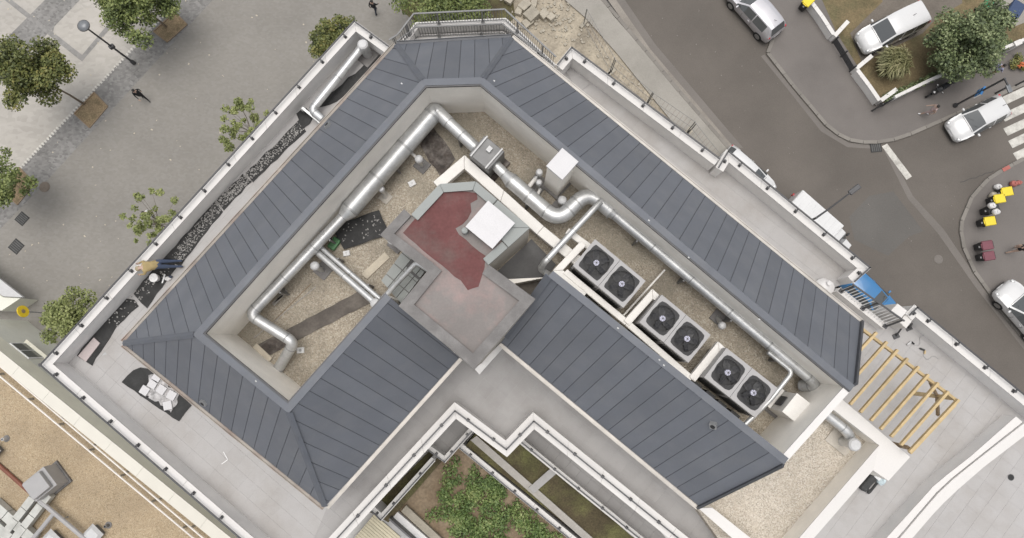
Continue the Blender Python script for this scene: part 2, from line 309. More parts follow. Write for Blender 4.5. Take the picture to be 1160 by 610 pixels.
# ------------------------------------------------------------------ mesh building
WLOC = {}
class MB:
    def __init__(self):
        self.v = []; self.f = []
    def add(self, vs, fs):
        o = len(self.v)
        self.v += [tuple(p) for p in vs]
        self.f += [tuple(i + o for i in f) for f in fs]
        return self
    def prism(self, pts, z0, z1):
        n = len(pts)
        area = sum(pts[i][0] * pts[(i + 1) % n][1] - pts[(i + 1) % n][0] * pts[i][1] for i in range(n))
        if area < 0: pts = list(reversed(pts))
        vs = [(p[0], p[1], z0) for p in pts] + [(p[0], p[1], z1) for p in pts]
        fs = [tuple(range(n))[::-1], tuple(range(n, 2 * n))] + [(i, (i + 1) % n, n + (i + 1) % n, n + i) for i in range(n)]
        return self.add(vs, fs)
    def sheet(self, pts, z=None):
        vs = [(p[0], p[1], p[2] if z is None else z) for p in pts]
        n = len(vs)
        area = sum(vs[i][0] * vs[(i + 1) % n][1] - vs[(i + 1) % n][0] * vs[i][1] for i in range(n))
        if area < 0: vs = vs[::-1]
        return self.add(vs, [tuple(range(n))])
    def box(self, c, sx, sy, sz, rz=0.0, m=None):
        """box centred on c in plan, standing from c.z to c.z+sz"""
        ca, sa = math.cos(rz), math.sin(rz)
        vs = []
        for z in (0, sz):
            for x, y in ((-.5, -.5), (.5, -.5), (.5, .5), (-.5, .5)):
                X, Y = x * sx, y * sy
                vs.append((c[0] + X * ca - Y * sa, c[1] + X * sa + Y * ca, c[2] + z))
        return self.add(vs, [(3, 2, 1, 0), (4, 5, 6, 7), (0, 1, 5, 4), (1, 2, 6, 5), (2, 3, 7, 6), (3, 0, 4, 7)])
    def bar(self, p, q, w, h):
        """rectangular bar from p to q (centre line of its underside), w wide, h high"""
        p = Vector(p); q = Vector(q)
        d = (q - p); s = Vector((-d.y, d.x, 0))
        if s.length < 1e-6: s = Vector((1, 0, 0))
        s.normalize(); s *= w / 2
        up = d.cross(s); up.normalize()
        if up.z < 0: up = -up
        if abs(up.z) < 1e-3 and abs(d.z) > 0: pass
        up *= h
        vs = [p - s, p + s, q + s, q - s, p - s + up, p + s + up, q + s + up, q - s + up]
        return self.add(vs, [(0, 1, 2, 3), (7, 6, 5, 4), (0, 4, 5, 1), (1, 5, 6, 2), (2, 6, 7, 3), (3, 7, 4, 0)])
    def tube(self, path, r, seg=10, caps=True):
        path = [Vector(p) for p in path]
        n = len(path)
        rs = r if isinstance(r, (list, tuple)) else [r] * n
        vs = []; prev = None
        for i, p in enumerate(path):
            a = path[max(i - 1, 0)]; b = path[min(i + 1, n - 1)]
            t = (b - a).normalized()
            if prev is None:
                ref = Vector((0, 0, 1)) if abs(t.z) < .9 else Vector((1, 0, 0))
                u = t.cross(ref).normalized()
            else:
                u = (prev - t * prev.dot(t))
                if u.length < 1e-6: u = t.orthogonal()
                u.normalize()
            prev = u
            w = t.cross(u)
            for k in range(seg):
                an = 2 * math.pi * k / seg
                vs.append(p + (u * math.cos(an) + w * math.sin(an)) * rs[i])
        fs = []
        for i in range(n - 1):
            for k in range(seg):
                k2 = (k + 1) % seg
                fs.append((i * seg + k, i * seg + k2, (i + 1) * seg + k2, (i + 1) * seg + k))
        if caps:
            fs.append(tuple(range(seg))[::-1]); fs.append(tuple((n - 1) * seg + k for k in range(seg)))
        return self.add(vs, fs)
    def lathe(self, c, prof, seg=16):
        """prof: list of (radius, z) above c"""
        vs = []; fs = []
        n = len(prof)
        for (r, z) in prof:
            for k in range(seg):
                a = 2 * math.pi * k / seg
                vs.append((c[0] + r * math.cos(a), c[1] + r * math.sin(a), c[2] + z))
        for i in range(n - 1):
            for k in range(seg):
                k2 = (k + 1) % seg
                fs.append((i * seg + k, i * seg + k2, (i + 1) * seg + k2, (i + 1) * seg + k))
        fs.append(tuple(range(seg))[::-1]); fs.append(tuple((n - 1) * seg + k for k in range(seg)))
        return self.add(vs, fs)
    def ball(self, c, rx, ry=None, rz=None, seg=10, rings=6, jit=0.0, rnd=None):
        ry = ry or rx; rz = rz or rx
        vs = [(c[0], c[1], c[2] + rz)]
        for i in range(1, rings):
            t = math.pi * i / rings
            for k in range(seg):
                a = 2 * math.pi * k / seg
                j = 1 + (random.uniform(-jit, jit) if jit else 0)
                vs.append((c[0] + rx * j * math.sin(t) * math.cos(a), c[1] + ry * j * math.sin(t) * math.sin(a), c[2] + rz * j * math.cos(t)))
        vs.append((c[0], c[1], c[2] - rz))
        fs = [(0, 1 + k, 1 + (k + 1) % seg) for k in range(seg)]
        for i in range(rings - 2):
            for k in range(seg):
                k2 = (k + 1) % seg
                fs.append((1 + i * seg + k, 1 + (i + 1) * seg + k, 1 + (i + 1) * seg + k2, 1 + i * seg + k2))
        e = len(vs) - 1; b = 1 + (rings - 2) * seg
        fs += [(e, b + (k + 1) % seg, b + k) for k in range(seg)]
        return self.add(vs, fs)
    def mesh(self, name, off=(0, 0, 0)):
        me = bpy.data.meshes.new(name)
        me.from_pydata([(v[0] - off[0], v[1] - off[1], v[2] - off[2]) for v in self.v], [], self.f)
        bm = bmesh.new(); bm.from_mesh(me)
        bmesh.ops.recalc_face_normals(bm, faces=bm.faces)
        bm.to_mesh(me); bm.free()
        return me

def link(o, parent=None):
    C.objects.link(o)
    if parent is not None:
        o.parent = parent
    return o
def tag(o, label=None, cat=None, group=None, kind=None):
    if label: o['label'] = label
    if cat: o['category'] = cat
    if group: o['group'] = group
    if kind: o['kind'] = kind
    return o
def thing(name, label, cat, loc=(0, 0, 0), rz=0.0, group=None):
    o = bpy.data.objects.new(name, None)
    o.empty_display_size = .2
    o.location = loc; o.rotation_euler = (0, 0, rz)
    C.objects.link(o)
    WLOC[o.name] = Vector(loc)
    return tag(o, label, cat, group)
def smooth(me, deg=40):
    me.polygons.foreach_set('use_smooth', [True] * len(me.polygons))
    me.set_sharp_from_angle(angle=math.radians(deg))
def part(name, mb, m, parent=None, local=False, sm=False, kind=None, bev=0.0, label=None):
    """link one mesh object under its parent (world-built unless local)"""
    off = (0, 0, 0)
    if parent is not None and not local:
        off = WLOC[parent.name]
    me = mb.mesh(name, off)
    me.materials.append(m)
    if sm: smooth(me)
    o = bpy.data.objects.new(name, me)
    link(o, parent)
    if parent is not None: WLOC[o.name] = WLOC[parent.name]
    else: WLOC[o.name] = Vector((0, 0, 0))
    if kind: o['kind'] = kind
    if label: o['label'] = label
    if bev:
        b = o.modifiers.new('bevel', 'BEVEL'); b.width = bev; b.segments = 2; b.limit_method = 'ANGLE'; b.angle_limit = math.radians(40)
    return o
def single(name, mb, m, label, cat, base, group=None, sm=False, kind=None, bev=0.0):
    """a thing that is one mesh, its origin at its base"""
    me = mb.mesh(name, base)
    me.materials.append(m)
    if sm: smooth(me)
    o = bpy.data.objects.new(name, me)
    o.location = base
    link(o)
    WLOC[o.name] = Vector(base)
    if bev:
        b = o.modifiers.new('bevel', 'BEVEL'); b.width = bev; b.segments = 2; b.limit_method = 'ANGLE'; b.angle_limit = math.radians(40)
    return tag(o, label, cat, group, kind)
def struct(name, mb, m):
    o = part(name, mb, m)
    o['kind'] = 'structure'
    return o
def copy_tree(o, parent=None):
    c = o.copy(); C.objects.link(c)
    if parent is not None: c.parent = parent
    for ch in o.children: copy_tree(ch, c)
    return c

def offset(poly, d):
    """parallel line d to the left of an open polyline, mitred"""
    P = [Vector((p[0], p[1])) for p in poly]
    out = []
    for i, p in enumerate(P):
        ns = []
        if i > 0: t = (P[i] - P[i - 1]).normalized(); ns.append(Vector((-t.y, t.x)))
        if i < len(P) - 1: t = (P[i + 1] - P[i]).normalized(); ns.append(Vector((-t.y, t.x)))
        if len(ns) == 1: out.append(p + ns[0] * d)
        else:
            b = (ns[0] + ns[1]); k = 2 / max(b.length_squared, .3)
            out.append(p + b * d * k)
    return [(q.x, q.y) for q in out]
def band(poly, a, b):
    return offset(poly, a) + offset(poly, b)[::-1]
def band_mb(poly, a, b, z0, z1, mb=None):
    mb = mb or MB()
    A = offset(poly, a); B = offset(poly, b)
    for i in range(len(A) - 1):
        mb.prism([A[i], A[i + 1], B[i + 1], B[i]], z0, z1)
    return mb
def solid_band(poly, a, b, z0, z1):
    return MB().prism(band(poly, a, b), z0, z1)
def clip(poly, a, b, keep_left=True):
    """Sutherland-Hodgman: keep the part left of a->b"""
    out = []
    ax, ay = a; bx, by = b
    side = lambda p: (bx - ax) * (p[1] - ay) - (by - ay) * (p[0] - ax)
    n = len(poly)
    for i in range(n):
        p, q = poly[i], poly[(i + 1) % n]
        sp, sq = side(p), side(q)
        if sp >= 0: out.append(p)
        if (sp >= 0) != (sq >= 0):
            t = sp / (sp - sq)
            out.append((p[0] + (q[0] - p[0]) * t, p[1] + (q[1] - p[1]) * t))
    return out
def parea(p):
    return abs(sum(p[i][0] * p[(i + 1) % len(p)][1] - p[(i + 1) % len(p)][0] * p[i][1] for i in range(len(p)))) / 2

ANG = math.radians(-39.5)
UX = Vector((math.cos(ANG), math.sin(ANG)))
UY = Vector((-math.sin(ANG), math.cos(ANG)))
def tiles(floor, poly, size, z0, z1, m, name='slab', gap=.005, sizey=None, cap=298):
    """lay slabs (each a part of the floor) over the outline poly, clipped at its edges"""
    sizey = sizey or size
    uv = [(p[0] * UX.x + p[1] * UX.y, p[0] * UY.x + p[1] * UY.y) for p in poly]
    u0 = math.floor(min(p[0] for p in uv) / size); u1 = math.ceil(max(p[0] for p in uv) / size)
    v0 = math.floor(min(p[1] for p in uv) / sizey); v1 = math.ceil(max(p[1] for p in uv) / sizey)
    full = None
    off = WLOC[floor.name]
    cnt = 0
    extra = MB()
    for i in range(u0, u1):
        for j in range(v0, v1):
            a = (i * size + gap / 2, j * sizey + gap / 2); b = ((i + 1) * size - gap / 2, (j + 1) * sizey - gap / 2)
            q = uv
            for s, e in (((a[0], a[1]), (b[0], a[1])), ((b[0], a[1]), (b[0], b[1])), ((b[0], b[1]), (a[0], b[1])), ((a[0], b[1]), (a[0], a[1]))):
                q = clip(q, s, e)
                if len(q) < 3: break
            if len(q) < 3 or parea(q) < .02: continue
            # is it inside the picture (with a margin)?
            cu = sum(p[0] for p in q) / len(q); cv = sum(p[1] for p in q) / len(q)
            w = UX * cu + UY * cv
            if not (-23 < w.x < 24): continue
            dz = random.uniform(0, .002)
            isfull = len(q) == 4 and abs(parea(q) - (b[0] - a[0]) * (b[1] - a[1])) < 1e-6
            if cnt >= cap:
                ps = [UX * p[0] + UY * p[1] for p in q]
                extra.prism([(p.x, p.y) for p in ps], z0, z1 + dz); continue
            if isfull:
                if full is None:
                    h = UX * ((b[0] - a[0]) / 2); k = UY * ((b[1] - a[1]) / 2)
                    full = MB().prism([tuple(-h - k), tuple(h - k), tuple(h + k), tuple(k - h)], 0, z1 - z0).mesh(name)
                    full.materials.append(m)
                o = bpy.data.objects.new(name, full)
                o.location = Vector((w.x, w.y, z0 + dz)) - off
            else:
                ps = [UX * p[0] + UY * p[1] for p in q]
                me = MB().prism([(p.x, p.y) for p in ps], z0, z1 + dz).mesh(name, off)
                me.materials.append(m)
                o = bpy.data.objects.new(name, me)
            link(o, floor); cnt += 1
    if extra.v:
        part(name, extra, m, floor, kind='stuff')
    return cnt

# ------------------------------------------------------------------ the setting: ground, plaza, road, pavements
ZG = 0.0
struct('ground', MB().sheet([(-200, -200), (200, -200), (200, 200), (-200, 200)], -0.15), M['plaza_md'])
struct('plaza', MB().prism(xy(ats([(-60, -60), (600, -60), (640, 30), (880, 300), (900, 700), (-60, 700)])), -.14, 0), M['plaza'])
pl = []
def flat(name, pts, z, m, sheet=True):
    return struct(name, MB().sheet(ats(pts, z)), m)
# pale paving beyond the tactile line, with darker bands laid in it
flat('pale_paving', [(-60, -60), (252, -60), (162, 43), (24, 189.5), (-60, 282)], .004, M['plaza_lt'])
flat('sett_band', [(162, 43), (24, 189.5), (-60, 282), (-60, 322), (55, 203), (241, 0), (291, -60), (253, -60)], .004, M['plaza_dk'])
flat('sett_band', [(105, -15), (36, 57), (-40, 137), (-40, 85), (4, 47), (51, 0), (66, -15)], .008, M['plaza_dk'])
flat('grey_paving_band', [(8, -4), (93, 62.5), (93, 70), (89, 67), (0, -4)], .012, M['plaza_md'])
flat('grey_paving_band', [(93, 62.5), (93, 70), (97, 65), (160, -8), (152, -8)], .013, M['plaza_md'])
flat('grey_paving_band', [(56, 32), (62, 28), (60, 37)], .0145, M['plaza_md'])
t = MB()
a, b = at(190, 13), at(16, 198)
n = 64
for i in range(n):
    p = a.lerp(b, i / n); q = a.lerp(b, (i + .5) / n)
    t.bar(p + Vector((0, 0, .004)), q + Vector((0, 0, .004)), .22, .012)
single('tactile_strip', t, M['paint'], 'dashed line of small white tactile studs between pale paving and dark sett band', 'tactile paving', tuple(a), kind=None)

# road, its lighter worn edge, side street
flat('road', [(640, -60), (689, 0), (732, 55), (825, 162), (900, 250), (960, 330), (1260, 640), (1300, -60)], .012, M['asphalt'])
flat('worn_road_edge', [(676, -20), (694, -20), (742, 50), (842, 168), (826, 168), (732, 58)], .016, M['asphalt_lt'])
flat('worn_road_edge', [(674, -20), (684, -20), (736, 55), (832, 168), (824, 168), (730, 58)], .0195, M['dust'])
flat('worn_road_edge', [(866, 62), (896, 98), (934, 144), (962, 162), (994, 165), (994, 169), (960, 167), (930, 149), (892, 101), (862, 64)], .0165, M['asphalt_lt'])
def crack(pts, w, z):
    L = []
    W_ = [at(p[0], p[1], z) for p in pts]
    for i in range(len(W_) - 1):
        for k in range(6):
            q = W_[i].lerp(W_[i + 1], k / 6); L.append((q.x + random.uniform(-.06, .06), q.y + random.uniform(-.06, .06)))
    return struct('road_crack', MB().sheet([(p[0], p[1], z) for p in offset(L, w)] + [(p[0], p[1], z) for p in offset(L, -w)[::-1]]), M['asphalt_tar'])
crack([(1088, 206), (1110, 200), (1128, 192)], .025, .0185)
bits_ = MB()
for _ in range(150):
    p = at(random.uniform(0, 430), random.uniform(0, 330), .006)
    bits_.box((p.x, p.y, .004), random.uniform(.04, .14), random.uniform(.03, .09), .012, random.random() * 3)
single('fallen_leaves', bits_, M['wood_pale'], 'pale fallen leaves and scraps strewn over the plaza', 'litter', (0, 0, .0), kind='stuff')
bits_ = MB()
for _ in range(90):
    p = at(random.uniform(700, 1150), random.uniform(10, 330), .03)
    bits_.box((p.x, p.y, .02), random.uniform(.03, .1), random.uniform(.03, .07), .012, random.random() * 3)
single('street_litter', bits_, M['kerb'], 'small pale scraps strewn over the road', 'litter', (0, 0, .0), kind='stuff')
flat('road_patch', [(985, 222), (1012, 217), (1046, 262), (1030, 268), (1006, 290), (968, 272), (962, 246)], .016, M['asphalt_dk'])
flat('concrete_gutter', [(999, 166), (1004, 164), (1034, 222), (1069, 260), (1110, 320), (1146, 366), (1180, 410), (1174, 414), (1140, 371), (1104, 324), (1062, 264), (1029, 226)], .017, M['asphalt_lt'])
flat('stop_line', [(999, 166), (1005, 163), (1033, 200), (1027, 204)], .021, M['paint'])
def kerbed(name, pts, m, h=.12):
    return struct(name, MB().prism(xy(ats(pts, h)), 0.0, h), m)
# concrete pavement on the building's side of the road
kerbed('concrete_pavement', [(645, -20), (682, 0), (695, 18), (732, 60), (770, 106), (822, 166), (842, 190), (800, 190), (758, 134), (700, 62), (663, 20), (640, 0)], M['walk_lt'])
# corner pavement with yard
PAV = [(845, -25), (865, -2), (880, 20), (881, 30), (870, 60), (898, 96), (936, 141), (950, 152), (963, 158.5), (978, 161), (994, 161), (1013, 158), (1032, 151.6), (1084, 129), (1160, 95), (1230, 62), (1230, -60), (830, -60)]
kerbed('corner_pavement', PAV, M['walk'])
ISL = [(1230, 150), (1160, 180), (1135.6, 193), (1120, 203), (1111.5, 211.7), (1101, 224), (1096, 235.8), (1090, 250), (1089, 262), (1092.5, 281), (1104.6, 308), (1132, 346), (1146, 366), (1180, 408), (1300, 300)]
kerbed('bin_pavement', ISL, M['walk'])
def kerb_line(pts, closed=False, ln=1.0):
    """kerb stones laid one by one along a line"""
    root = thing('kerb', None, None, tuple(at(*pts[0])))
    del_keys = []
    root['kind'] = 'structure'
    W_ = [at(p[0], p[1], .13) for p in pts]
    for i in range(len(W_) - 1):
        L = (W_[i + 1] - W_[i]).length
        k = max(1, round(L / ln))
        for j in range(k):
            p = W_[i].lerp(W_[i + 1], j / k); q = W_[i].lerp(W_[i + 1], (j + 1) / k)
            d_ = (q - p).normalized() * .012
            p = p + d_; q = q - d_
            p.z = q.z = 0.005
            part('kerb_stone', MB().bar(p, q, .24, .135), M['kerb'], root)
    return root
kerb_line(PAV[2:15])
kerb_line(ISL[1:14])
kerb_line([(663, -24), (690, 8), (732, 58), (770, 104), (826, 168)])
for q in ([(1136, 193), (1144, 189)],):
    struct('red_kerb_paint', MB().bar(at(*q[0], .142), at(*q[1], .142), .25, .01), M['paint_red'])
# crosswalk
for x0, y0 in ((1134, 116), (1136, 134), (1139, 150), (1144.5, 164), (1150, 178)):
    p = at(x0, y0, .02); dd = Vector((.905, .42, 0)); 
    struct('crosswalk_stripe', MB().sheet([p + Vector((-.13, .25, 0)), p + Vector((.13, -.25, 0)), p + dd * 4 + Vector((.13, -.25, 0)), p + dd * 4 + Vector((-.13, .25, 0))], .021), M['paint'])
# construction ground
flat('building_site_ground', [(560, -40), (646, -40), (668, 18), (704, 60), (762, 132), (806, 183), (700, 190), (600, 90), (560, 60)], .006, M['sand'])
flat('grass_verge', [(452, -40), (575, -40), (584, 20), (560, 40), (480, 34), (455, 12)], .010, M['sedum'])
# yard behind the low walls
flat('yard_grass', [(918, -30), (948, 38), (972, 76), (1000, 117), (1053, 90), (1160, 44), (1230, 14), (1230, -60), (925, -60)], .126, M['drygrass'])
flat('yard_drive', [(985, -40), (1000, 2), (963, 38), (976, 70), (1000, 60), (1045, 38), (1062, 20), (1090, 4), (1090, -40)], .130, M['yardpath'])
flat('yard_paving', [(1118, -40), (1122, 5), (1140, 20), (1150, 30), (1175, 20), (1200, -40)], .134, M['walk_lt'])

def flatthing(name, label, cat, c, r, m, square=False, rot=0, z=.004, grooves=True):
    p = at(c[0], c[1], z)
    root = thing(name, label, cat, tuple(p))
    if square:
        part('frame', MB().box((p.x, p.y, z), r * 2.2, r * 2.2, .014, rot), M['grille'], root)
        for k in range(5):
            dx = (k - 2) * r * .38
            part('grate_bar', MB().box((p.x + math.cos(rot) * dx, p.y + math.sin(rot) * dx, z + .012), r * .24, r * 1.9, .014, rot), m, root)
    else:
        part('frame', MB().lathe(p, [(r, 0), (r, .014), (r * .9, .016)], 20), m, root)
        part('cover', MB().lathe(p + Vector((0, 0, .012)), [(r * .86, 0), (r * .86, .012), (r * .6, .014), (r * .58, .01)], 20), m, root)
flatthing('manhole_cover', 'round brown manhole cover on the plaza beside the sparse tree', 'manhole', (50.6, 212), .36, M['ironbrown'])
flatthing('drain_grate', 'square dark drain grate on plaza, the one closer to the manhole', 'drain', (25, 248), .33, M['iron'], True, .9)
flatthing('drain_grate', 'square dark drain grate on plaza, the one further from the manhole', 'drain', (18.5, 279.5), .36, M['iron'], True, .9)
flatthing('drain_grate', 'dark street gully grate in road at the corner kerb', 'drain', (992, 166.5), .34, M['iron'], True, .1, z=.03)
flatthing('manhole_cover', 'round grey manhole cover in the middle of the road', 'manhole', (1063, 294), .30, M['asphalt_lt'], z=.016)

# ------------------------------------------------------------------ vegetation
def leaves(centers, radii, n, size, flat_=.5, name='crown'):
    """leaf-sized quads scattered in clumps"""
    centers = np.array(centers, float); radii = np.array(radii, float)
    w = radii ** 2; w = w / w.sum()
    idx = rng.choice(len(centers), n, p=w)
    d_ = rng.normal(size=(n, 3)); d_ /= np.linalg.norm(d_, axis=1)[:, None]
    rr = radii[idx] * (rng.random(n) ** .45)
    pos = centers[idx] + d_ * rr[:, None] * np.array([1, 1, .75])
    nm = rng.normal(size=(n, 3)) * flat_ + np.array([0, 0, 1.0]) * .7 + d_ * .4
    nm /= np.linalg.norm(nm, axis=1)[:, None]
    u = np.cross(nm, rng.normal(size=(n, 3))); u /= np.linalg.norm(u, axis=1)[:, None]
    v = np.cross(nm, u)
    s = size * (.6 + .8 * rng.random(n))[:, None]
    a = pos - u * s * .5; b = pos + v * s * .32; c = pos + u * s * .5; e = pos - v * s * .32
    vs = np.stack([a, b, c, e], 1).reshape(-1, 3)
    me = bpy.data.meshes.new(name)
    me.from_pydata(vs.tolist(), [], [(4 * i, 4 * i + 1, 4 * i + 2, 4 * i + 3) for i in range(n)])
    return me
def leaf_part(me, m, parent, name='crown', kind=None):
    off = WLOC[parent.name]
    me.transform(Matrix.Translation(-off))
    me.materials.append(m)
    o = bpy.data.objects.new(name, me); link(o, parent); WLOC[o.name] = off
    if kind: o['kind'] = kind
    return o
def tree(name, label, cat, base, crown_c, crown_z, R, m, n=3500, leaf=.2, nclump=26, squash=.7, group=None, trunk_r=.08, sparse=0.0, hub=True):
    """base/crown_c in photo pixels; crown centre at height crown_z above the tree's foot"""
    z0 = .02
    b = at(base[0], base[1], z0); c = at(crown_c[0], crown_c[1], crown_z)
    root = thing(name, label, cat, tuple(b), 0, group)
    fork = b.lerp(c, .62)
    tr = MB().tube([b, b.lerp(c, .3) + Vector((.04, .02, 0)), fork, b.lerp(c, .95)], [trunk_r, trunk_r * .8, trunk_r * .65, trunk_r * .25], 8)
    cs = []; rs = []
    for k in range(nclump):
        while True:
            dv = Vector((random.uniform(-1, 1), random.uniform(-1, 1), random.uniform(-1, 1)))
            if .25 < dv.length < 1: break
        dv = Vector((dv.x * R, dv.y * R, dv.z * R * squash))
        p = c + dv * .9
        cs.append(tuple(p)); rs.append(R * random.uniform(.2, .36) * (1 - sparse * .5))
        if k % 2 == 0:
            mid = fork.lerp(p, .5) + Vector((0, 0, -.1))
            tr.tube([fork.lerp(c, random.random() * .6), mid, p], [trunk_r * .4, trunk_r * .25, trunk_r * .1], 5)
    if hub:
        cs.append(tuple(c)); rs.append(R * .55)
    part('trunk', tr, M['bark'], root, sm=True)
    leaf_part(leaves(cs, rs, n, leaf), m, root)
    return root
tree('street_tree', 'round full green tree over the paving near the street lamp', 'tree', (188, 30), (152, 4), 4.2, 2.6, M['leaf_green'], 15000, .17, 40)
tree('street_tree', 'olive tinted tree with its thin trunk leaning out of a square bark pit', 'tree', (95, 118), (33, 82), 5.0, 2.35, M['leaf_olive'], 14000, .17, 40)
tree('street_tree', 'loose leaved tree at the pit beside the round manhole cover', 'tree', (20, 205), (-4, 198), 4.0, 2.4, M['leaf_green'], 4500, .17, 26, sparse=.6)
tree('young_tree', 'sparse bright green tree by the parapet with a white shirted walker beneath', 'tree', (195, 262), (172, 250), 4.5, 2.1, M['leaf_bright'], 2400, .15, 46, sparse=1.25, trunk_r=.05, hub=False)
tree('young_tree', 'bright green loose tree top showing beside the upper stretch of the long parapet', 'tree', (305, 160), (277, 146), 4.5, 2.0, M['leaf_bright'], 3400, .15, 44, sparse=1.1, trunk_r=.05, hub=False)
tree('street_tree', 'olive green dense tree top showing behind the terrace corner with the silver duct', 'tree', (393, 70), (378, 42), 4.5, 1.55, M['leaf_olive'], 6000, .16, 26)
tree('garden_tree', 'dense bright green bush between the neighbouring wall and our parapet corner', 'tree', (112, 372), (82, 362), 4.5, 1.85, M['leaf_bright'], 9500, .15, 32)
tree('street_tree', 'broad green tree just outside the curved balcony railing', 'tree', (500, 30), (502, 2), 3.5, 3.3, M['leaf_green'], 13000, .16, 44, squash=.5)
tree('yard_tree', 'large dark glossy tree in the yard beside the parked white van', 'tree', (1080, 58), (1098, 44), 2.8, 2.7, M['leaf_dark'], 17000, .18, 48, squash=.7)
# straw-green bush: arching blades
def blade_bush(base, R, n):
    b = at(base[0], base[1], .13)
    root = thing('grass_bush', 'pale straw green grassy bush behind the low wall beside the white van', 'bush', tuple(b))
    vs = []; fs = []
    for i in range(n):
        a = random.uniform(0, 2 * math.pi); L = R * random.uniform(.55, 1.1); h = random.uniform(.9, 1.7)
        o = Vector((b.x + random.uniform(-.6, .6) * R, b.y + random.uniform(-.6, .6) * R, b.z))
        d_ = Vector((math.cos(a), math.sin(a), 0)); s = Vector((-d_.y, d_.x, 0)) * .03
        p1 = o + d_ * L * .35 + Vector((0, 0, h)); p2 = o + d_ * L * .8 + Vector((0, 0, h * .8))
        k = len(vs)
        vs += [o - s, o + s, p1 + s, p1 - s, p2]
        fs += [(k, k + 1, k + 2, k + 3), (k + 3, k + 2, k + 4)]
    me = bpy.data.meshes.new('blades'); me.from_pydata([tuple(v) for v in vs], [], fs)
    leaf_part(me, M['leaf_straw'], root, 'foliage')
blade_bush((1003, 78), .95, 1500)
# tree pits
def pit(c, label):
    pts = [at(p[0], p[1], .01) for p in c]
    root = thing('tree_pit', label, 'tree pit', tuple(pts[0]))
    part('bark_bed', MB().sheet(pts, .02), M['pit'], root)
    for i in range(4):
        part('edging', MB().bar(pts[i], pts[(i + 1) % 4], .08, .05), M['wood_brown'], root)
pit([(198, 14), (212, 28), (189.5, 48), (174, 36)], 'square bark tree pit under the round full green tree')
pit([(106.8, 105), (122, 121), (101.6, 145), (84.4, 129)], 'square bark tree pit with the thin trunk of the olive tree')
pit([(22, 190), (39, 208), (20, 232), (0, 215)], 'square bark tree pit half hidden by the loose leaved tree')

# ------------------------------------------------------------------ the apartment building
Z_T, Z_PAR, Z_EAVE, Z_GR, Z_RIDGE = 17.0, 18.0, 19.6, 20.2, 23.0
OUT = [(47, 413), (402, 24), (442, 54), (454, 50), (471, 26), (573, 21), (629, 74), (647, 54), (815, 180), (823, 170), (986, 304), (969, 320), (950, 326), (1005, 369), (1018, 358), (1034, 345), (1300, 560), (1150, 800), (905, 712), (604, 472), (573, 504), (515, 461), (330, 658)]
OUTW = xy(ats(OUT, Z_PAR))
E_ = [at(*p, Z_EAVE) for p in ((520, 405), (368, 574), (140, 389), (449, 51), (579, 43), (975, 366))]
R_ = [at(*p, Z_RIDGE) for p in ((443, 338), (327.5, 467.5), (220, 379.3), (479, 91), (547, 89), (967, 437.5))]
T_ = [at(*p, Z_EAVE) for p in ((568, 388), (792, 573.5))]
Q_ = [at(*p, Z_RIDGE) for p in ((622, 312.5), (888.5, 525))]
BLK = [(446, 265), (498, 209), (539, 206), (600, 258), (553, 300), (606, 339), (537, 417.5), (452, 347), (491, 299)]
Z_BLK = 23.4
BLKW = xy(ats(BLK, Z_BLK))

bld = thing('apartment_building', 'large white apartment building with dark zinc pitched roofs around a gravel roof well', 'building', (0, 0, 0))
# storeys under the terrace (seen only from the side)
part('wall', MB().prism(offset(OUTW + [OUTW[0]], -.06)[:-1], 0, Z_T - .12), M['facade'], bld)
part('terrace_deck', MB().prism(OUTW, Z_T - .115, Z_T - .03), M['under'], bld)
# penthouse walls below the eaves
inE = offset(xy(E_), -.35)
ring = [inE[0], inE[1], inE[2], inE[3], inE[4], inE[5], (Q_[1].x, Q_[1].y), offset(xy(T_), .35)[1], offset(xy(T_), .35)[0]]
part('penthouse_wall', MB().prism(ring, Z_T - .02, Z_EAVE - .12), M['render'], bld)

# roof well floor
part('gravel_roof', MB().prism(xy(R_ + [Q_[1], Q_[0]]), Z_GR - .25, Z_GR), M['gravel'], bld)

